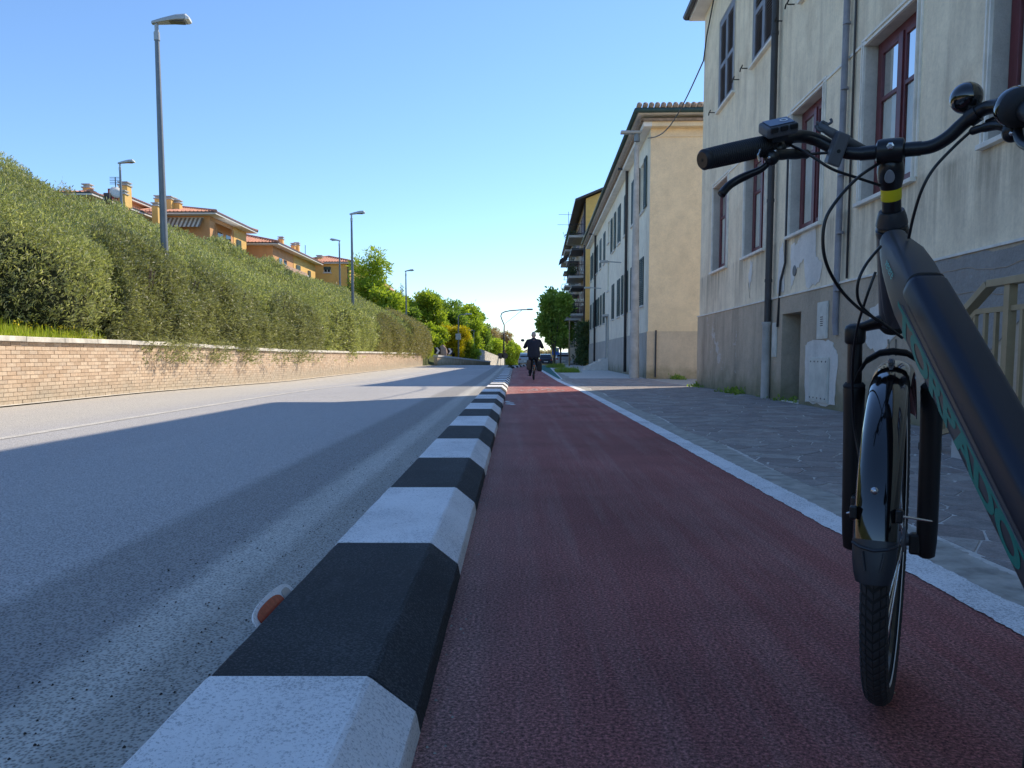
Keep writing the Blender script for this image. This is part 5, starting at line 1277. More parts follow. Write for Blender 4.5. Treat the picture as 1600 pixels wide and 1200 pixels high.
# wedge retaining wall of the underpass
a, b_ = P(750, 547, 88), P(788, 568, 100); ww = empty('wedge_wall', (a.x, 88, gz(88)), 'pale concrete wedge shaped retaining wall below the grassy slope', 'wall')
MB().prism([Vector((a.x, 88, gz(88)-.5)), Vector((b_.x, 100, gz(100)-.5)), Vector((b_.x, 100, P(786,560,100).z)), Vector((a.x, 88, P(752,545,88).z))], Vector((-.3, .3, 0))).build('wall_panel', M['coping'], ww)
c1, c2 = P(728, 545, 86), P(750, 545, 86)
MB().box((c1.x+.4, 86, gz(86)-.5), (c2.x, 88, P(740,546,86).z)).build('end_wall', M['concrete'], ww)
MB().box((c1.x+.5, 85.9, gz(86)-.3), (P(742,545,86).x, 86.0, P(740,551,86).z)).build('dark_opening', M['ink_black'], ww)
for i, px in enumerate((782, 789)):
    c = P(px, 556, 97); t = empty('round_road_sign', (c.x, 97, gz(97)), ['round sign seen from behind left of the curved lamp post', 'round sign seen from behind right of the curved lamp post'][i], 'road sign')
    MB().lathe(c, (0,1,0), [(0,.38),(.02,.38)], 16).build('panel', M['pipe_dark'], t); MB().tube([(c.x, 97.05, gz(97)-.2), (c.x, 97.05, c.z)], .03, 6).build('post', M['galv'], t)

# ------------------------------------------------------------ parked cars far off
def car(px, d, w, L, paint, label, rot=0):
    x = P(px, 560, d).x; g0 = gz(d)+.0; t = empty('parked_car', (x, d, g0), label, 'car'); h = 1.45
    def sec(yy, ww, z0, z1): return [Vector((x-ww/2, d+yy, g0+z0)), Vector((x+ww/2, d+yy, g0+z0)), Vector((x+ww/2, d+yy, g0+z0+(z1-z0)*.6)), Vector((x+ww/2*.9, d+yy, g0+z1)), Vector((x-ww/2*.9, d+yy, g0+z1)), Vector((x-ww/2, d+yy, g0+z0+(z1-z0)*.6))]
    MB().loft([sec(0,w*.9,.28,.80), sec(.12,w,.22,.92), sec(1.2,w,.2,.95), sec(3.1,w,.2,.93), sec(L-.2,w*.97,.22,.78), sec(L,w*.85,.3,.6)]).build('body', paint, t, bevel=.05)
    cb_ = MB().loft([sec(.25,w*.88,.9,.96), sec(.75,w*.82,.9,h-.05), sec(1.6,w*.80,.9,h), sec(2.5,w*.80,.9,h-.07), sec(3.3,w*.86,.88,.95)]).build('cabin', paint, t, bevel=.04)
    MB().add([(x-w*.38, d+.26, g0+.98), (x+w*.38, d+.26, g0+.98), (x+w*.33, d+.66, g0+h-.14), (x-w*.33, d+.66, g0+h-.14)], [(0,1,2,3)]).build('rear_window', M['carglass'], cb_)
    for s_ in (-1, 1):
        MB().cbox((x+s_*w*.40, d-.01, g0+.72), (.2,.05,.16)).build('tail_light', M['refl_red'], t)
        for yy in (.75, L-.8):
            wh = MB().lathe((x+s_*(w/2-.18), d+yy, g0+.31), (s_,0,0), [(0,.31),(.02,.33),(.18,.33),(.2,.31)], 18).build('wheel', M['rubber'], t, auto=40)
            MB().lathe((x+s_*(w/2+.015), d+yy, g0+.31), (s_,0,0), [(0,.2),(.015,.19)], 14).build('hubcap', M['lamp_grey'], wh)
    MB().cbox((x, d-.005, g0+.5), (.5,.02,.11)).build('number_plate', M['ink_white'], t)
car(822, 88, 1.75, 4.1, M['carpaint'], 'silver car far down the street just left of the cyclist')
car(853, 96, 1.75, 4.2, M['carpaint2'], 'dark car parked at the pavement edge right of the cyclist')
car(880, 84, 1.7, 3.9, M['carpaint'], 'silver car parked in the shade beneath the street tree')
c = P(868, 549, 60); t = empty('parking_sign', (c.x, 60, gz(60)), 'blue square sign on a thin post under the street tree', 'road sign')
MB().cbox(c, (.55,.02,.55)).build('panel', M['sign_blue'], t, bevel=.02); MB().tube([(c.x, 60.04, gz(60)), (c.x, 60.04, c.z+.25)], .03, 6).build('post', M['galv'], t)
c = P(890, 480, 62); t = empty('yard_post', (c.x, 62, gz(62)), 'slim pale post standing before the balconies', 'post')
MB().tube([(c.x, 62, gz(62)-.1), (c.x, 62, P(890, 500, 62).z)], [.07,.05], 8).build('pole', M['rail'], t)

# ------------------------------------------------------------ small bicycle builder (for the rider)
def wheel_parts(par, c, head, rad, tyre_r, spokes=28, rim_mat='silver', reflect=None, tread=False):
    """c centre, head = heading (unit), axle = right vector"""
    e1, e2 = Vector((0,0,1)), Vector(head).normalized(); ax = e2.cross(e1).normalized()
    A3 = (e1, e2, ax)
    n = 96 if tread else 40
    ty = MB().ring(c, A3, rad-tyre_r, [(tyre_r*math.cos(a), tyre_r*math.sin(a)) for a in [k*2*math.pi/14 for k in range(14)]], n=n).build('tyre', M['rubber'], par, smooth=True)
    rr = rad-tyre_r*2
    rim = MB().ring(c, A3, rr, [(.010,-.012),(.010,.012),(-.006,.012),(-.014,.006),(-.014,-.006),(-.006,-.012)], n=n).build('rim', M[rim_mat], par, smooth=False)
    sp = MB()
    for i in range(spokes):
        a = 2*math.pi*i/spokes; s_ = 1 if i % 2 else -1; a2 = a+(.6 if (i//2) % 2 else -.6)
        sp.tube([Vector(c)+(e1*math.cos(a2)+e2*math.sin(a2))*.022+ax*s_*.028, Vector(c)+(e1*math.cos(a)+e2*math.sin(a))*(rr-.012)], .0012 if tread else .003, 4)
    sp.build('spokes', M['silver'], par)
    MB().lathe(Vector(c)-ax*.05, ax, [(0,.012),(.015,.014),(.017,.028),(.022,.028),(.024,.016),(.076,.016),(.078,.028),(.083,.028),(.085,.014),(.1,.012)], 16).build('hub', M['greyp'] if tread else M['silver'], par, auto=40)
    if reflect: MB().ring(c, A3, rr+.006, [(.004,.0185),(-.003,.0180),(-.003,.0192),(.004,.0197)], n=n).build('reflective_ring', M[reflect], ty)
    if tread:
        tb = MB(); N_ = 104; R0 = rad+.0005
        def Q(a, off, dr=0.0): 
            cr = tyre_r; ph = off/cr; rr_ = (rad-cr)+(cr+dr)*math.cos(ph); return Vector(c)+(e1*math.cos(a)+e2*math.sin(a))*rr_+ax*((cr+dr)*math.sin(ph))
        for i in range(N_):
            a0 = 2*math.pi*i/N_; da = 2*math.pi/N_
            for s_ in (-1, 1):
                for (o0_, o1_, sh0, sh1, wd) in ((.0008, .0105, 0, .42, .60), (.0125, .021, .42, .62, .62), (.0228, .0300, .62, .55, .70)):
                    q = [Q(a0+da*(sh0), s_*o0_, .0022), Q(a0+da*sh1, s_*o1_, .0016), Q(a0+da*(sh1+wd), s_*o1_, .0016), Q(a0+da*(sh0+wd), s_*o0_, .0022)]
                    b_ = [Q(a0+da*(sh0-.02), s_*(o0_-.0003), -.001), Q(a0+da*(sh1-.02), s_*(o1_+.0003), -.001), Q(a0+da*(sh1+wd+.04), s_*(o1_+.0003), -.001), Q(a0+da*(sh0+wd+.04), s_*(o0_-.0003), -.001)]
                    tb.add(b_+q, [(4,5,6,7),(0,1,5,4),(1,2,6,5),(2,3,7,6),(3,0,4,7)])
        tb.build('tread_blocks', M['tread'], ty, kind='stuff')
    return ax

def person_and_bike():
    d0 = 26.0; xr = P(834.5, 594, d0).x; g0 = gz(d0); O = Vector((xr, d0, g0)); h = Vector((0, 1, 0))
    bk = empty('ridden_bicycle', O, 'bicycle with rear rack and side bags ridden by the man ahead on the red track', 'bicycle')
    rw_ = O+Vector((0, .35, .35)); fw = O+Vector((0, 1.42, .35))
    wheel_parts(bk, rw_, h, .35, .022, 24); 
    wheel_parts(bk, fw, h, .35, .022, 24)
    bb = O+Vector((0, .80, .30)); st_ = O+Vector((0, .62, .86)); hd = O+Vector((0, 1.22, .92)); hb = O+Vector((0, 1.17, 1.12))
    f = MB()
    for a, b in ((bb, st_), (bb, hd-Vector((0,0,.15))), (hd-Vector((0,0,.22)), O+Vector((0,.72,.52)))): f.tube([a, b], .02, 8)
    for s_ in (-.06, .06): f.tube([rw_+Vector((s_,0,0)), bb+Vector((s_*.5,0,0))], .010, 6); f.tube([rw_+Vector((s_,0,0)), st_+Vector((s_*.3,0,-.1))], .009, 6)
    f.build('frame', M['satin'], bk)
    f = MB()
    for s_ in (-.055, .055): f.tube([fw+Vector((s_,0,0)), hd+Vector((s_,.05,-.18))], .012, 6)
    f.tube([hd+Vector((0,.05,-.20)), hb], .016, 8); f.build('fork', M['satin'], bk)
    MB().tube([hb+Vector((-.31,-.20,.02)), hb+Vector((-.24,-.06,.04)), hb+Vector((-.08,.02,0)), hb+Vector((.08,.02,0)), hb+Vector((.24,-.06,.04)), hb+Vector((.31,-.20,.02))], .012, 8).build('handlebar', M['satin'], bk)
    MB().loft([[O+Vector((x*w, y, z)) for x, z in ((-1,.90),(1,.90),(.9,.95),(-.9,.95))] for y, w in ((.42,.10),(.55,.09),(.68,.03),(.74,.02))]).build('saddle', M['rubber'], bk, bevel=.01)
    m = MB(); m.tube([hb+Vector((-.30,-.16,.03)), hb+Vector((-.36,-.14,.20))], .006, 5); m.build('mirror_stalk', M['satin'], bk)
    MB().ell(hb+Vector((-.38,-.14,.25)), (.07,.015,.05)).build('mirror', M['greyp'], bk)
    r = MB()
    for s_ in (-.07, .07): r.tube([O+Vector((s_,.10,.74)), O+Vector((s_,.62,.76))], .008, 6); r.tube([O+Vector((s_,.15,.74)), rw_+Vector((s_,0,0))], .006, 6)
    for y in (.12,.25,.38,.5): r.tube([O+Vector((-.07,y,.74)), O+Vector((.07,y,.74))], .006, 5)
    r.tube([O+Vector((-.12,.08,.77)), O+Vector((.12,.08,.77))], .014, 6)
    r.build('rear_rack', M['satin'], bk)
    MB().ring(rw_, (Vector((0,0,1)), Vector((0,-1,0)), Vector((1,0,0))), .375, [(0,-.03),(.012,0),(0,.03),(-.004,.03),(-.004,-.03)], -30, 110, 24).build('mudguard', M['gloss'], bk)
    MB().cbox(O+Vector((0,-.03,.50)), (.05,.03,.04)).build('rear_reflector', M['refl_red'], bk)
    for s_, mt, zz, wd in ((-1, 'bag', .52, .15), (1, 'bagdark', .47, .17)):
        c = O+Vector((s_*(.10+wd/2), .30, zz)); MB().loft([[c+Vector((x*wd/2*k, y*.17*k, dz)) for x, y in ((-1,-1),(1,-1),(1,1),(-1,1))] for dz, k in ((-.17,.75),(-.13,1),(.10,1),(.17,.8))]).build('side_bag', M[mt], bk, bevel=.03)
    for s_, dz in ((-1, -.15), (1, .15)):
        c = bb+Vector((s_*.10, 0, 0)); e = c+Vector((0, .04, dz)); MB().tube([bb+Vector((s_*.06,0,0)), c, e], .010, 6).build('crank', M['greyp'], bk); MB().cbox(e+Vector((s_*.06,0,0)), (.10,.08,.02)).build('pedal', M['rubber'], bk)
    # rider
    pr = empty('person', O+Vector((0,.6,.9)), 'white haired man in dark jacket riding a bicycle away along the red track', 'person')
    hip = O+Vector((0,.55,.98)); V = lambda x, y, z: O+Vector((x, y, z))
    def fleshy(name, mb, mat, vox=.014, sm=3):
        o = mb.build(name, M[mat], pr); r = o.modifiers.new('remesh', 'REMESH'); r.mode = 'VOXEL'; r.voxel_size = vox; r.use_smooth_shade = True
        s_ = o.modifiers.new('smooth', 'SMOOTH'); s_.iterations = sm; return o
    bd = MB()
    bd.ell(V(.0,.80,1.545), (.074,.092,.115)); bd.tube([V(0,.72,1.34), V(0,.765,1.50)], [.058,.052], 12)
    bd.ell(V(-.076,.79,1.535), (.012,.022,.032)); bd.ell(V(.076,.79,1.535), (.012,.022,.032)); bd.ell(V(0,.892,1.535), (.014,.022,.022))
    bd.tube([V(0,.62,.95), V(0,.64,1.15), V(0,.70,1.36)], [.13,.13,.10], 12)
    for s_ in (-1, 1):
        sh_ = V(s_*.17,.70,1.345); el_ = V(s_*.285,.88,1.15); wr = V(s_*.31,1.02,1.11)
        bd.tube([V(0,.70,1.33), sh_, el_, wr], [.06,.05,.038,.027], 10)
        bd.ell(V(s_*.31,1.06,1.115), (.042,.05,.022))
        for i in range(4): bd.tube([V(s_*(.283+.018*i),1.085,1.125), V(s_*(.283+.018*i),1.115,1.112), V(s_*(.283+.018*i),1.108,1.088)], [.009,.009,.008], 6)
        bd.tube([V(s_*.275,1.05,1.11), V(s_*.262,1.085,1.10)], [.011,.009], 6)
        kn = V(s_*.10,.95,.70 if s_ < 0 else .84); an_ = V(s_*.12,.74 if s_ < 0 else .80,.20 if s_ < 0 else .50)
        bd.tube([V(s_*.08,.58,.93), kn, an_], [.075,.055,.038], 10)
    fleshy('body', bd, 'skin', .012)
    hr = MB(); hr.ell(V(0,.775,1.572), (.082,.095,.100)); fleshy('hair', hr, 'hair', .012, 2)
    jk = MB(); jk.loft([[V(a*math.cos(t_), y0+b*math.sin(t_), z) for t_ in [k*2*math.pi/20 for k in range(20)]] for z, a, b, y0 in ((.78,.225,.175,.55),(.90,.225,.17,.57),(1.02,.215,.16,.60),(1.16,.22,.155,.63),(1.28,.235,.145,.67),(1.36,.20,.11,.70),(1.41,.10,.08,.72),(1.45,.065,.065,.735))])
    for s_ in (-1, 1): jk.tube([V(s_*.10,.70,1.33), V(s_*.19,.70,1.325), V(s_*.245,.79,1.235), V(s_*.29,.88,1.145), V(s_*.312,.95,1.125), V(s_*.314,1.01,1.118)], [.090,.085,.076,.068,.058,.050], 12)
    fleshy('jacket', jk, 'navy', .014, 4)
    ts = MB()
    for s_ in (-1, 1):
        kn = V(s_*.10,.95,.70 if s_ < 0 else .84); an_ = V(s_*.12,.74 if s_ < 0 else .80,.22 if s_ < 0 else .52)
        ts.tube([V(0,.56,.93), V(s_*.09,.60,.92), kn, kn.lerp(an_, .5), an_], [.12,.105,.082,.07,.062], 12)
    fleshy('trousers', ts, 'trouser', .014, 3)
    for s_ in (-1, 1):
        z = .145 if s_ < 0 else .455; y = .76 if s_ < 0 else .82
        sh = MB(); sh.ell(V(s_*.12, y, z+.035), (.042,.06,.055)); sh.ell(V(s_*.12, y+.10, z+.01), (.045,.12,.038)); sh.tube([V(s_*.12,y,z+.03), V(s_*.12,y-.02,z+.12)], .045, 10); fleshy('shoe', sh, 'rubber', .012, 2)
person_and_bike()

# ------------------------------------------------------------ foreground e-bike
CW = Vector((.816, 1.66, .352))            # front axle
PH = R(29.5); HD = Vector((math.sin(PH), math.cos(PH), 0)); LAT = Vector((math.cos(PH), -math.sin(PH), 0))   # wheel heading, its right side
eb = empty('electric_bicycle', (.80, 1.2, 0), 'black electric bicycle with glossy mudguard and teal lettering parked on the track at the right', 'bicycle')
wheel_parts(eb, CW, HD, .352, .0245, 32, 'gloss', 'house_white', True)
E3 = (Vector((0,0,1)), -HD, LAT)
# mudguard: rounded section, over the top and down the back
def fsec(w, hgt, t_=.002, n=12):
    o_ = [(hgt*math.cos(a)-hgt, w/2*math.sin(a)) for a in [(-90+180*k/n)*math.pi/180 for k in range(n+1)]]
    i_ = [((hgt-t_)*math.cos(a)-hgt, (w/2-t_)*math.sin(a)) for a in [(90-180*k/n)*math.pi/180 for k in range(n+1)]]
    return o_+i_
MB().ring(CW, E3, .388, fsec(.074, .026), -48, 81, 70).build('front_mudguard', M['gloss'], eb, auto=50)
fl = MB(); secs = []
for a, w, rr_ in ((79,.074,.3895),(82,.073,.390),(85,.071,.391),(88,.066,.392),(90.5,.058,.392)):
    secs.append([CW+(E3[0]*math.cos(R(a))+E3[1]*math.sin(R(a)))*(rr_+p)+LAT*q for p, q in fsec(w, .020, .004)])
fl.loft(secs).build('mud_flap', M['flap'], eb, auto=40)
rb = MB(); p_ = lambda a, off, r_: CW+(E3[0]*math.cos(R(a))+E3[1]*math.sin(R(a)))*r_+LAT*off
for off in (-.012, .012): rb.tube([p_(82, off*1.5, .392), p_(87, off, .3925)], .0018, 5)
rb.tube([p_(80, -.036, .376), p_(81, -.022, .388), p_(81.6, 0, .3925), p_(81, .022, .388), p_(80, .036, .376)], .003, 6)
rb.build('flap_rib', M['flap'], eb)
b_ = p_(66, -.004, .388); MB().ell(b_, (.007,.007,.007), n=12, m=8).build('mudguard_bolt', M['silver'], eb, smooth=True)
# fork
A0, A1 = P(1397, 512, 1.60), P(1391, 238, 1.45)
AX = (A1-A0).normalized()
for s_ in (-1, 1):
    bot = CW+LAT*s_*.074+Vector((0,0,-.02)); top = A0+LAT*s_*.074+AX*(-.005)
    dr = (top-bot).normalized(); Ls = (top-bot).length; sl = .735*Ls
    MB().lathe(bot, dr, [(-.015,.010),(-.010,.017),(.02,.0195),(.06,.0205),(sl-.10,.0205),(sl-.02,.0215),(sl,.0225),(sl+.006,.021)], 22).build('fork_leg', M['forkblack'], eb, auto=40)
    MB().lathe(bot, dr, [(sl+.006,.0150),(Ls-.03,.0150),(Ls,.0150)], 20).build('stanchion', M['satin'], eb, auto=40)
    MB().lathe(bot, dr, [(sl+.002,.0215),(sl+.008,.0225),(sl+.014,.018)], 20).build('dust_seal', M['rubber'], eb, auto=40)
    MB().lathe(top-dr*.028, dr, [(0,.017),(.004,.0205),(.032,.021),(.038,.018),(.042,.010)], 20).build('crown_cap', M['forkblack'], eb, auto=40)
    dp = bot+dr*.02; MB().cbox(dp-LAT*s_*.022+Vector((0,0,-.006)), (.022,.030,.045), (LAT, HD, Vector((0,0,1)))).build('dropout', M['forkblack'], eb, bevel=.005)
    MB().lathe(dp-LAT*s_*.012, LAT*s_, [(0,.011),(.014,.011),(.016,.008),(.022,.008)], 8).build('axle_nut', M['forkblack'], eb)
# crown bridge
cr = MB(); 
def ring4(c, w, h, ax1, ax2): return [c+ax1*w*math.cos(a)+ax2*h*math.sin(a) for a in [k*2*math.pi/12 for k in range(12)]]
secs = []
for t_, w, h, dz in ((-.074,.016,.013,-.004),(-.055,.017,.012,.004),(-.03,.022,.016,.013),(0,.028,.022,.016),(.03,.022,.016,.013),(.055,.017,.012,.004),(.074,.016,.013,-.004)):
    secs.append(ring4(A0+LAT*t_+AX*dz, w, h, HD, AX))
cr.loft(secs).build('fork_crown', M['forkblack'], eb, auto=50)
# lower brace arch
sb = []
for t_, up_, f_ in ((-.074,.735,0),(-.066,.79,0),(-.050,.85,0),(-.025,.885,0),(0,.893,0),(.025,.885,0),(.050,.85,0),(.066,.79,0),(.074,.735,0)):
    base = CW.lerp(A0, up_); sb.append(ring4(base+LAT*t_-HD*.006, .012, .0085, HD, AX))
MB().loft(sb).build('brace_arch', M['forkblack'], eb, auto=50)
# silver guard bracket and twin pins
br = P(1393, 572, 1.60)
MB().cbox(br, (.014,.010,.030), (LAT, HD, AX)).cbox(br+AX*.012-HD*.006, (.010,.008,.012), (LAT, HD, AX)).build('guard_bracket', M['silver'], eb, bevel=.002)
MB().tube([P(1389,556,1.61), P(1388,530,1.61)], .0022, 8).tube([P(1400,556,1.61), P(1400,530,1.61)], .0022, 8).build('bracket_pin', M['silver'], eb)
# stays
stay = MB()
for s_ in (-1, 1):
    a_ = CW+LAT*s_*.085+Vector((0,0,.045)); b2_ = p_(72, s_*.037, .380)
    MB().tube([a_+LAT*s_*.008, a_, b2_], .0024, 8).build('mudguard_stay', M['silver'], eb, smooth=True)
    MB().cbox(b2_, (.012,.016,.024), (LAT, HD, Vector((0,0,1)))).build('stay_clip', M['satin'], eb, bevel=.003)
# disc brake hint on the left: caliper and disc
MB().ring(CW-LAT*.052, E3, .075, [(.008,-.0009),(.008,.0009),(-.008,.0009),(-.008,-.0009)], n=48).build('brake_disc', M['silver'], eb)
MB().cbox(CW-LAT*.058+Vector((0,0,.07))-HD*.045, (.028,.05,.055), (LAT, HD, Vector((0,0,1)))).build('brake_caliper', M['satin'], eb, bevel=.006)
# head tube, spacers, steerer, stem
def P0(t_): return A0.lerp(A1, t_)
def at_py(py):   # point on steering axis that shows at photograph height py
    lo, hi = -0.3, 1.4
    for _ in range(40):
        m_ = (lo+hi)/2; q = P0(m_)-Vector((0,0,HC)); cc = _rot.transposed() @ q; yy = CY-F*cc.y/(-cc.z)
        if yy > py: lo = m_
        else: hi = m_
    return P0(lo)
def seg(name, prof, mat, n=26, bev=None):
    pts = [(at_py(py), r_) for py, r_ in prof]; o_ = pts[0][0]
    return MB().lathe(o_, AX, [((q-o_).dot(AX), r_) for q, r_ in pts], n).build(name, M[mat], eb, auto=38)
seg('head_tube', [(508,.026),(500,.0275),(470,.0280),(385,.0285),(364,.0285)], 'frame')
seg('lower_headset', [(516,.022),(511,.0275),(505,.0275)], 'rubber')
seg('upper_headset', [(366,.0285),(362,.0292),(358,.0292),(357,.027),(355,.0285),(351,.0265)], 'satin')
seg('headset_cap', [(352,.0270),(350,.0285),(340,.0265),(332,.0235),(329,.0220)], 'flap')
seg('steerer', [(332,.0172),(290,.0172)], 'satin')
seg('yellow_band', [(311,.0178),(308,.0182),(294,.0182),(291,.0178)], 'yellow')
# stem body: oval, widening, with badge
sb = []
VW = (P(1390,260,1.0)-P(1390,260,0.9)).normalized(); SX = AX.cross(VW).normalized(); SY = SX.cross(AX)
for py, w, h, off in ((293,.0185,.0185,0),(286,.0205,.021,0),(278,.0225,.025,-.002),(266,.0235,.029,-.004),(256,.0225,.030,-.006),(248,.0205,.027,-.005),(240,.0195,.024,0)):
    sb.append([at_py(py)+SX*w*math.cos(a)+SY*h*math.sin(a)+SY*off for a in [k*2*math.pi/22 for k in range(22)]])
MB().loft(sb).build('stem', M['satin'], eb, auto=50)
bc = at_py(266)-SY*.0345+SX*.002
if (bc-Vector((0,0,HC))).length > (at_py(266)-Vector((0,0,HC))).length: bc = at_py(266)+SY*.0270-SX*.002; bn = SY
else: bn = -SY
MB().prism([bc+SX*.0085*math.cos(a)*(1-.2*math.sin(a))+AX*.0125*math.sin(a) for a in [k*2*math.pi/24 for k in range(24)]], bn*.003).build('stem_badge', M['badge'], eb, bevel=.001)
# handlebar
def smoothpath(pts, n=6):
    pts = [Vector(p) for p in pts]; out = []
    for i in range(len(pts)-1):
        p0, p1, p2, p3 = pts[max(i-1,0)], pts[i], pts[i+1], pts[min(i+2, len(pts)-1)]
        for k in range(n):
            t_ = k/n; out.append(.5*((2*p1)+(p2-p0)*t_+(2*p0-5*p1+4*p2-p3)*t_*t_+(3*p1-p0-3*p2+p3)*t_**3))
    return out+[pts[-1]]
bar = smoothpath([P(1190,228,1.455), P(1222,218,1.475), P(1250,213,1.49), P(1275,218,1.49), P(1300,230,1.48), P(1322,238,1.465), P(1350,240,1.455), P(1391,236,1.435), P(1430,233,1.415), P(1458,228,1.40), P(1482,214,1.385), P(1505,193,1.37), P(1530,174,1.35), P(1552,166,1.325), P(1580,164,1.28), P(1610,170,1.23)])
MB().tube(bar, .0118, 18).build('handlebar', M['satin'], eb, smooth=True)
bd_ = (P(1430,233,1.415)-P(1350,240,1.455)).normalized()
MB().lathe(P(1391,236,1.435)-bd_*.024, bd_, [(0,.014),(.003,.021),(.010,.0225),(.038,.0225),(.045,.021),(.048,.014)], 22).build('bar_clamp', M['satin'], eb, auto=40)
MB().lathe(P(1391,236,1.435)-bd_*.030, bd_, [(-.02,.0128),(.08,.0128)], 18).build('bar_sleeve', M['satin'], eb, auto=40)
MB().lathe(P(1391,228,1.412), P(1391,228,1.0)-P(1391,228,1.1), [(-.002,.0065),(.004,.0065),(.005,.0035)], 6).build('clamp_bolt', M['silver'], eb)
# left grip
ga, gb = P(1212,224,1.467), P(1098,250,1.395); gd = (gb-ga).normalized(); gl = (gb-ga).length
pr_ = [(0,.0150),(.002,.0185),(.010,.0188),(.012,.0172)]
i = .016
while i < gl-.012: pr_ += [(i,.0170+.0012*math.sin(i/gl*3.1)),(i+.0022,.0181+.0012*math.sin(i/gl*3.1)),(i+.0034,.0170+.0012*math.sin(i/gl*3.1))]; i += .0048
pr_ += [(gl-.010,.0178),(gl-.003,.0182),(gl,.0160)]
MB().lathe(ga, gd, pr_, 30).build('grip', M['grip'], eb, auto=60)
MB().lathe(gb, gd, [(0,.0155),(.0015,.014),(.0015,.0035)], 24).build('grip_end', M['satin'], eb)
MB().lathe(gb, gd, [(.0012,.0030),(.0020,.0030)], 10).build('end_hole', M['ink_black'], eb)
# left brake lever
MB().lathe(P(1203,228,1.462), (P(1225,216,1.472)-P(1203,228,1.462)), [(-.004,.017),(0,.019),(.016,.019),(.020,.017)], 20).build('lever_clamp', M['satin'], eb, auto=40)
MB().tube(smoothpath([P(1196,252,1.455), P(1208,243,1.45), P(1225,241,1.455), P(1245,241,1.465), P(1264,241,1.472)], 4), [.010]+[.011]*4+[.0105]*4+[.0095]*4+[.0085]*3+[.006], 14).build('lever_body', M['satin'], eb, smooth=True)
MB().ell(P(1206,245,1.448), (.014,.012,.016)).ell(P(1218,232,1.455), (.012,.011,.014)).build('lever_housing', M['satin'], eb, smooth=True)
lv = smoothpath([P(1205,250,1.452), P(1190,264,1.46), P(1170,273,1.468), P(1153,281,1.475), P(1138,291,1.475), P(1127,304,1.47)], 5)
MB().tube(lv, [.0050+.0030*min(1, k/12) for k in range(len(lv))], 12).build('brake_lever', M['satin'], eb, smooth=True)
MB().ell(P(1202,246,1.44), (.0035,)*3).ell(P(1211,236,1.44), (.003,)*3).build('lever_screw', M['silver'], eb, smooth=True)
MB().tube([P(1188,232,1.43), P(1184,243,1.43), P(1187,252,1.43)], .0022, 6).build('barrel_adjuster', M['silver'], eb)
# display
nz = Vector((-.16,-.52,.84)).normalized(); nx_ = (P(1240,195,1.42)-P(1190,212,1.42)); nx_ = (nx_-nz*nx_.dot(nz)).normalized(); ny_ = nz.cross(nx_)
dc = P(1216,200,1.425)
MB().cbox(dc, (.058,.044,.020), (nx_, ny_, nz)).build('display', M['greyp'], eb, bevel=.005, seg=3)
ds_ = MB().cbox(dc+nz*.0112, (.046,.034,.0016), (nx_, ny_, nz)).build('display_screen', simple('blue_grey_screen', (.06,.085,.14), .28), eb, bevel=.0006)
for i in range(3): MB().cbox(dc+nz*.006-ny_*.0245+nx_*(-.018+.018*i), (.013,.006,.009), (nx_, ny_, nz)).build('display_button', M['rubber'], eb, bevel=.0015)
lg = MB(); lc = dc+nz*.0122+nx_*.010+ny_*.001
for a0, a1 in ((-70, 110), (130, 290)): lg.ring(lc, (nx_, ny_, nz), .0058, [(.0014,0),(-.0014,0),(-.0014,.0004),(.0014,.0004)], a0, a1, 16)
lg.build('display_logo', M['ink_white'], eb)
MB().lathe(P(1222,218,1.472), (P(1250,212,1.49)-P(1222,218,1.475)), [(-.012,.017),(.012,.017)], 18).cbox(dc-nz*.014, (.030,.022,.014), (nx_, ny_, nz)).build('display_mount', M['satin'], eb)
# phone arm with grey clamp plate
c0 = P(1308,233,1.455); px_ = Vector(LAT); pu = (P(1318,200,1.44)-P(1298,255,1.46)).normalized(); ps = (P(1318,238,1.45)-P(1298,230,1.45)).normalized(); pn = pu.cross(ps).normalized()
MB().cbox(c0, (.024,.058,.030), (ps, pu, pn)).build('clamp_plate', M['greyp'], eb, bevel=.003)
MB().lathe(c0+pn*(-.0156 if (c0-pn-Vector((0,0,HC))).length < (c0+pn-Vector((0,0,HC))).length else .0150)-pu*.003, pn, [(0,.0035),(.0006,.0035)], 12).build('plate_hole', M['ink_black'], eb)
MB().tube([P(1279,196,1.46), P(1300,208,1.462), P(1352,236,1.468)], [.006,.0085,.0085], 10).build('holder_arm', M['greyp'], eb, smooth=True)
for (a, b, c) in (((1276,190),(1283,197),(1292,192)), ((1278,200),(1286,190),(1296,203)), ((1290,196),(1299,191),(1298,186)), ((1274,196),(1280,204),(1290,203))):
    MB().tube(smoothpath([P(*a,1.46), P(*b,1.458), P(*c,1.46)], 5), .0026, 8).build('holder_loop', M['greyp'], eb, smooth=True)
# bell
bp = P(1510,153,1.375)
MB().ell(bp, .0262, n=28, m=18).build('bell', M['gloss'], eb, smooth=True)
bd2 = (P(1535,172,1.345)-P(1505,193,1.37)).normalized()
MB().lathe(P(1521,181,1.358)-bd2*.008, bd2, [(0,.0155),(.016,.0155)], 18).cbox(P(1516,172,1.365), (.016,.016,.02)).build('bell_clamp', M['satin'], eb, auto=40)
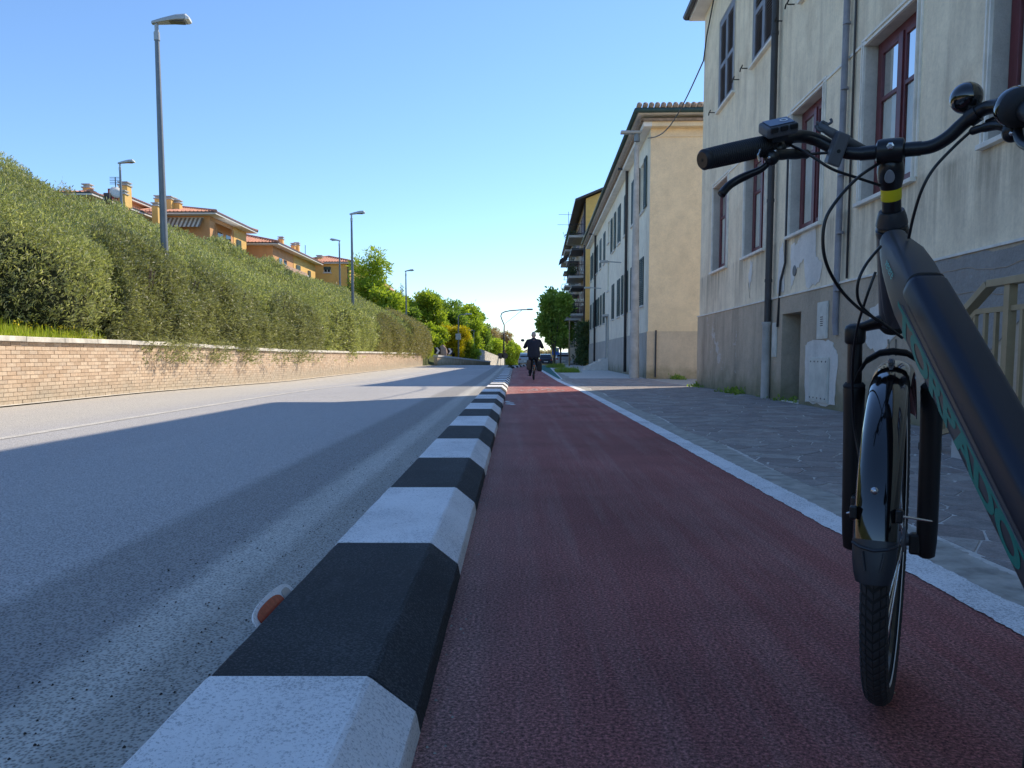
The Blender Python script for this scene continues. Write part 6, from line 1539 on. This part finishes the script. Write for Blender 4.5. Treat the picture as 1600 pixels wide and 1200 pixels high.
# right grip, shifter and lever
rg = (P(1660,186,1.14)-P(1580,164,1.28)).normalized(); ra = P(1578,164,1.283)
MB().lathe(ra, rg, [(0,.016),(.003,.026),(.010,.0295),(.020,.0305),(.044,.030),(.056,.025),(.060,.020)], 28).build('gear_shifter', M['rubber'], eb, auto=45)
MB().lathe(ra, rg, [(.012,.0300),(.015,.0312),(.026,.0312),(.029,.0302)], 28).build('shifter_ring', M['gloss'], eb, auto=45)
MB().lathe(ra, rg, [(.056,.0175),(.16,.0185),(.165,.016)], 24).build('grip', M['grip'], eb, auto=45)
MB().tube(smoothpath([P(1516,206,1.36), P(1535,200,1.34), P(1560,195,1.31), P(1590,197,1.27)], 4), [.0045]+[.007]*4+[.0085]*4+[.010]*4, 12).build('lever_body', M['satin'], eb, smooth=True)
MB().ell(P(1582,205,1.28), (.016,.016,.018)).build('lever_housing', M['satin'], eb, smooth=True)
MB().ell(P(1570,180,1.285), (.0045,)*3).ell(P(1581,208,1.262), (.004,)*3).build('lever_screw', M['silver'], eb, smooth=True)
MB().tube([P(1541,190,1.34), P(1572,176,1.30)], .003, 6).build('brake_cable', M['satin'], eb)
MB().tube(smoothpath([P(1590,205,1.26), P(1600,225,1.22), P(1640,240,1.14)], 5), .008, 10).build('brake_lever', M['satin'], eb, smooth=True)
# cables
def cable(pts, r_=.0026, name='cable'): MB().tube(smoothpath([P(*p) for p in pts], 8), r_, 8).build(name, M['satin'], eb, smooth=True)
cable([(1233,226,1.47),(1262,240,1.44),(1300,264,1.43),(1340,278,1.44),(1376,290,1.455)])
cable([(1264,241,1.472),(1290,239,1.47),(1325,238,1.45)])
cable([(1374,255,1.44),(1340,278,1.40),(1306,315,1.38),(1288,350,1.38),(1288,400,1.39),(1308,445,1.42),(1340,480,1.46),(1376,503,1.50),(1410,528,1.52)], .0030)
cable([(1376,385,1.46),(1352,415,1.44),(1340,445,1.44),(1344,475,1.46),(1372,502,1.5)], .0028)
cable([(1368,425,1.46),(1352,470,1.47),(1338,520,1.52),(1332,580,1.58),(1334,660,1.62),(1343,715,1.61),(1352,760,1.58),(1358,815,1.60),(1362,850,1.64)], .0027, 'brake_hose')
cable([(1516,206,1.36),(1492,228,1.375),(1460,262,1.39),(1441,295,1.40),(1428,335,1.42),(1420,372,1.45)], .0028)
# down tube with battery
H0, H1 = P(1404,400,1.475), P(1604,782,1.085)
DD = (H1-H0).normalized(); LX = Vector((1,0,0)); LX = (LX-DD*LX.dot(DD)).normalized(); UP = LX.cross(DD); UP = UP if UP.z > 0 else -UP
def se(c, w, h, e=.45, n=28, dx=0, du=0):
    return [c+LX*(math.copysign(abs(math.cos(a))**e, math.cos(a))*w/2+dx)+UP*(math.copysign(abs(math.sin(a))**e, math.sin(a))*h/2+du) for a in [k*2*math.pi/n for k in range(n)]]
L01 = (H1-H0).length; BBp = H0+DD*(L01*1.02+.22)
secs = [se(P(1395,372,1.49), .046, .040, .8), se(P(1400,388,1.482), .054, .054, .65), se(H0+DD*.02, .060, .070, .36, du=.004), se(H0+DD*.07, .064, .084, .32, du=.001), se(H0+DD*.12, .066, .088, .30, du=-.004), se(H0+DD*.3, .066, .088, .28, du=-.006), se(H0+DD*L01, .066, .090, .28, du=-.006), se(BBp, .066, .090, .28, du=-.006)]
ft = MB().loft(secs).build('down_tube', M['frame'], eb, auto=50)
gus = MB().loft([se(at_py(385)+DD*.004, .05, .03, .8), se(at_py(420)-UP*.002+DD*.012, .055, .05, .8), se(at_py(470)+DD*.02, .050, .045, .8), se(at_py(503)+DD*.02+UP*.008, .044, .02, .8)]).build('head_gusset', M['frame'], eb, auto=50)
bt = [se(H0+DD*.105, .058, .046, .55, du=.018), se(H0+DD*.112, .066, .054, .55, du=.020), se(H0+DD*.122, .069, .057, .55, du=.021), se(H0+DD*.3, .072, .060, .55, du=.022), se(H0+DD*L01, .074, .062, .55, du=.022), se(BBp-DD*.06, .074, .062, .55, du=.022)]
MB().loft(bt).build('battery', M['battery'], eb, auto=50)
MB().loft([se(H0+DD*.106, .063, .058, .55, du=.0185), se(H0+DD*.109, .0655, .060, .55, du=.0185), se(H0+DD*.112, .063, .058, .55, du=.0185)]).build('battery_seal', M['ink_black'], eb, auto=50)
MB().tube([H0+DD*.13-LX*.0335-UP*.0085, H0+DD*L01-LX*.0335-UP*.0095, BBp-DD*.05-LX*.0335-UP*.0095], .0012, 6).build('trim_line', M['greyp'], eb)
# lettering lies in the plane of the tube's left side
def letters(body, size, org_, ex, ey, mat, name, shear=0.0, sx=1.0, ext=.0004, bold=0.0):
    cu = bpy.data.curves.new(name, 'FONT'); cu.body = body; cu.size = size; cu.extrude = 0; cu.shear = shear; cu.offset = bold; cu.space_character = 1.0
    to = bpy.data.objects.new('tmp', cu); col.objects.link(to); dg = bpy.context.evaluated_depsgraph_get(); me0 = to.evaluated_get(dg).to_mesh()
    vs = [v.co.copy() for v in me0.vertices]; fs = [tuple(p.vertices) for p in me0.polygons]; to.evaluated_get(dg).to_mesh_clear(); bpy.data.objects.remove(to); bpy.data.curves.remove(cu)
    ex = Vector(ex).normalized(); ey = Vector(ey).normalized(); en = ex.cross(ey).normalized()
    if en.x > 0: en = -en
    mb = MB(); mb.add([Vector(org_)+ex*v.x*sx+ey*v.y+en*.0 for v in vs], fs)
    return mb.build(name, M[mat], eb)
MB().quad(H0+DD*.135-LX*.0334-UP*.0115, H0+DD*(L01+.12)-LX*.0334-UP*.0115, H0+DD*(L01+.12)-LX*.0334-UP*.0165, H0+DD*.135-LX*.0334-UP*.0165).build('stripe', M['green_ink'], eb)
letters('TORPADO', .039, H0+DD*.145-LX*.0335-UP*.0405, DD, UP, 'green_ink', 'brand_lettering', shear=-.4, sx=2.75, bold=.0014)
letters('venere', .026, H0+DD*.020-LX*.0312-UP*.004, DD-LX*.050, UP, 'teal_ink', 'model_lettering', sx=.62)
# rest of the bicycle, behind the picture's edge
BB = BBp+DD*.02; RW = Vector((CW.x+.02, CW.y-1.13, .352)); ST = BB+Vector((-.03, -.17, .42))
wheel_parts(eb, RW, Vector((0,1,0)), .352, .0245, 24, 'gloss')
MB().lathe(BB-Vector((.07,0,0)), (1,0,0), [(0,.05),(.01,.07),(.13,.07),(.14,.05)], 20).build('motor', M['satin'], eb, auto=40)
f = MB(); f.tube([BB, ST], .018, 12); 
for s_ in (-1, 1): f.tube([BB+Vector((s_*.04,-.04,0)), RW+Vector((s_*.065,0,0))], .011, 8); f.tube([ST-(ST-BB)*.15, RW+Vector((s_*.065,0,0))], .009, 8)
f.build('rear_frame', M['frame'], eb, smooth=True)
MB().tube([ST, ST+Vector((-.01,-.06,.14))], .014, 10).build('seat_post', M['satin'], eb, smooth=True)
sc_ = ST+Vector((-.01,-.08,.17))
MB().loft([[sc_+Vector((x*w, y, z)) for x, z in ((-1,0),(-.8,-.03),(.8,-.03),(1,0),(.7,.025),(0,.03),(-.7,.025))] for y, w in ((-.13,.07),(-.10,.10),(-.02,.085),(.06,.035),(.14,.02),(.16,.012))]).build('saddle', M['rubber'], eb, smooth=True)
for s_ in (-1, 1):
    e = BB+Vector((s_*.10, 0, s_*.165)); MB().tube([BB+Vector((s_*.07,0,0)), BB+Vector((s_*.09,0,0)), e], .010, 8).build('crank', M['satin'], eb); MB().cbox(e+Vector((s_*.06,0,0)), (.10,.08,.018)).build('pedal', M['rubber'], eb)
MB().tube([BB+Vector((-.05,-.30,-.02)), Vector((CW.x-.26, BB.y-.28, .01))], .008, 8).build('kickstand', M['satin'], eb)
MB().ring(RW, (Vector((0,0,1)), Vector((0,-1,0)), Vector((1,0,0))), .388, fsec(.062, .022), -60, 100, 40).build('rear_mudguard', M['gloss'], eb, auto=50)
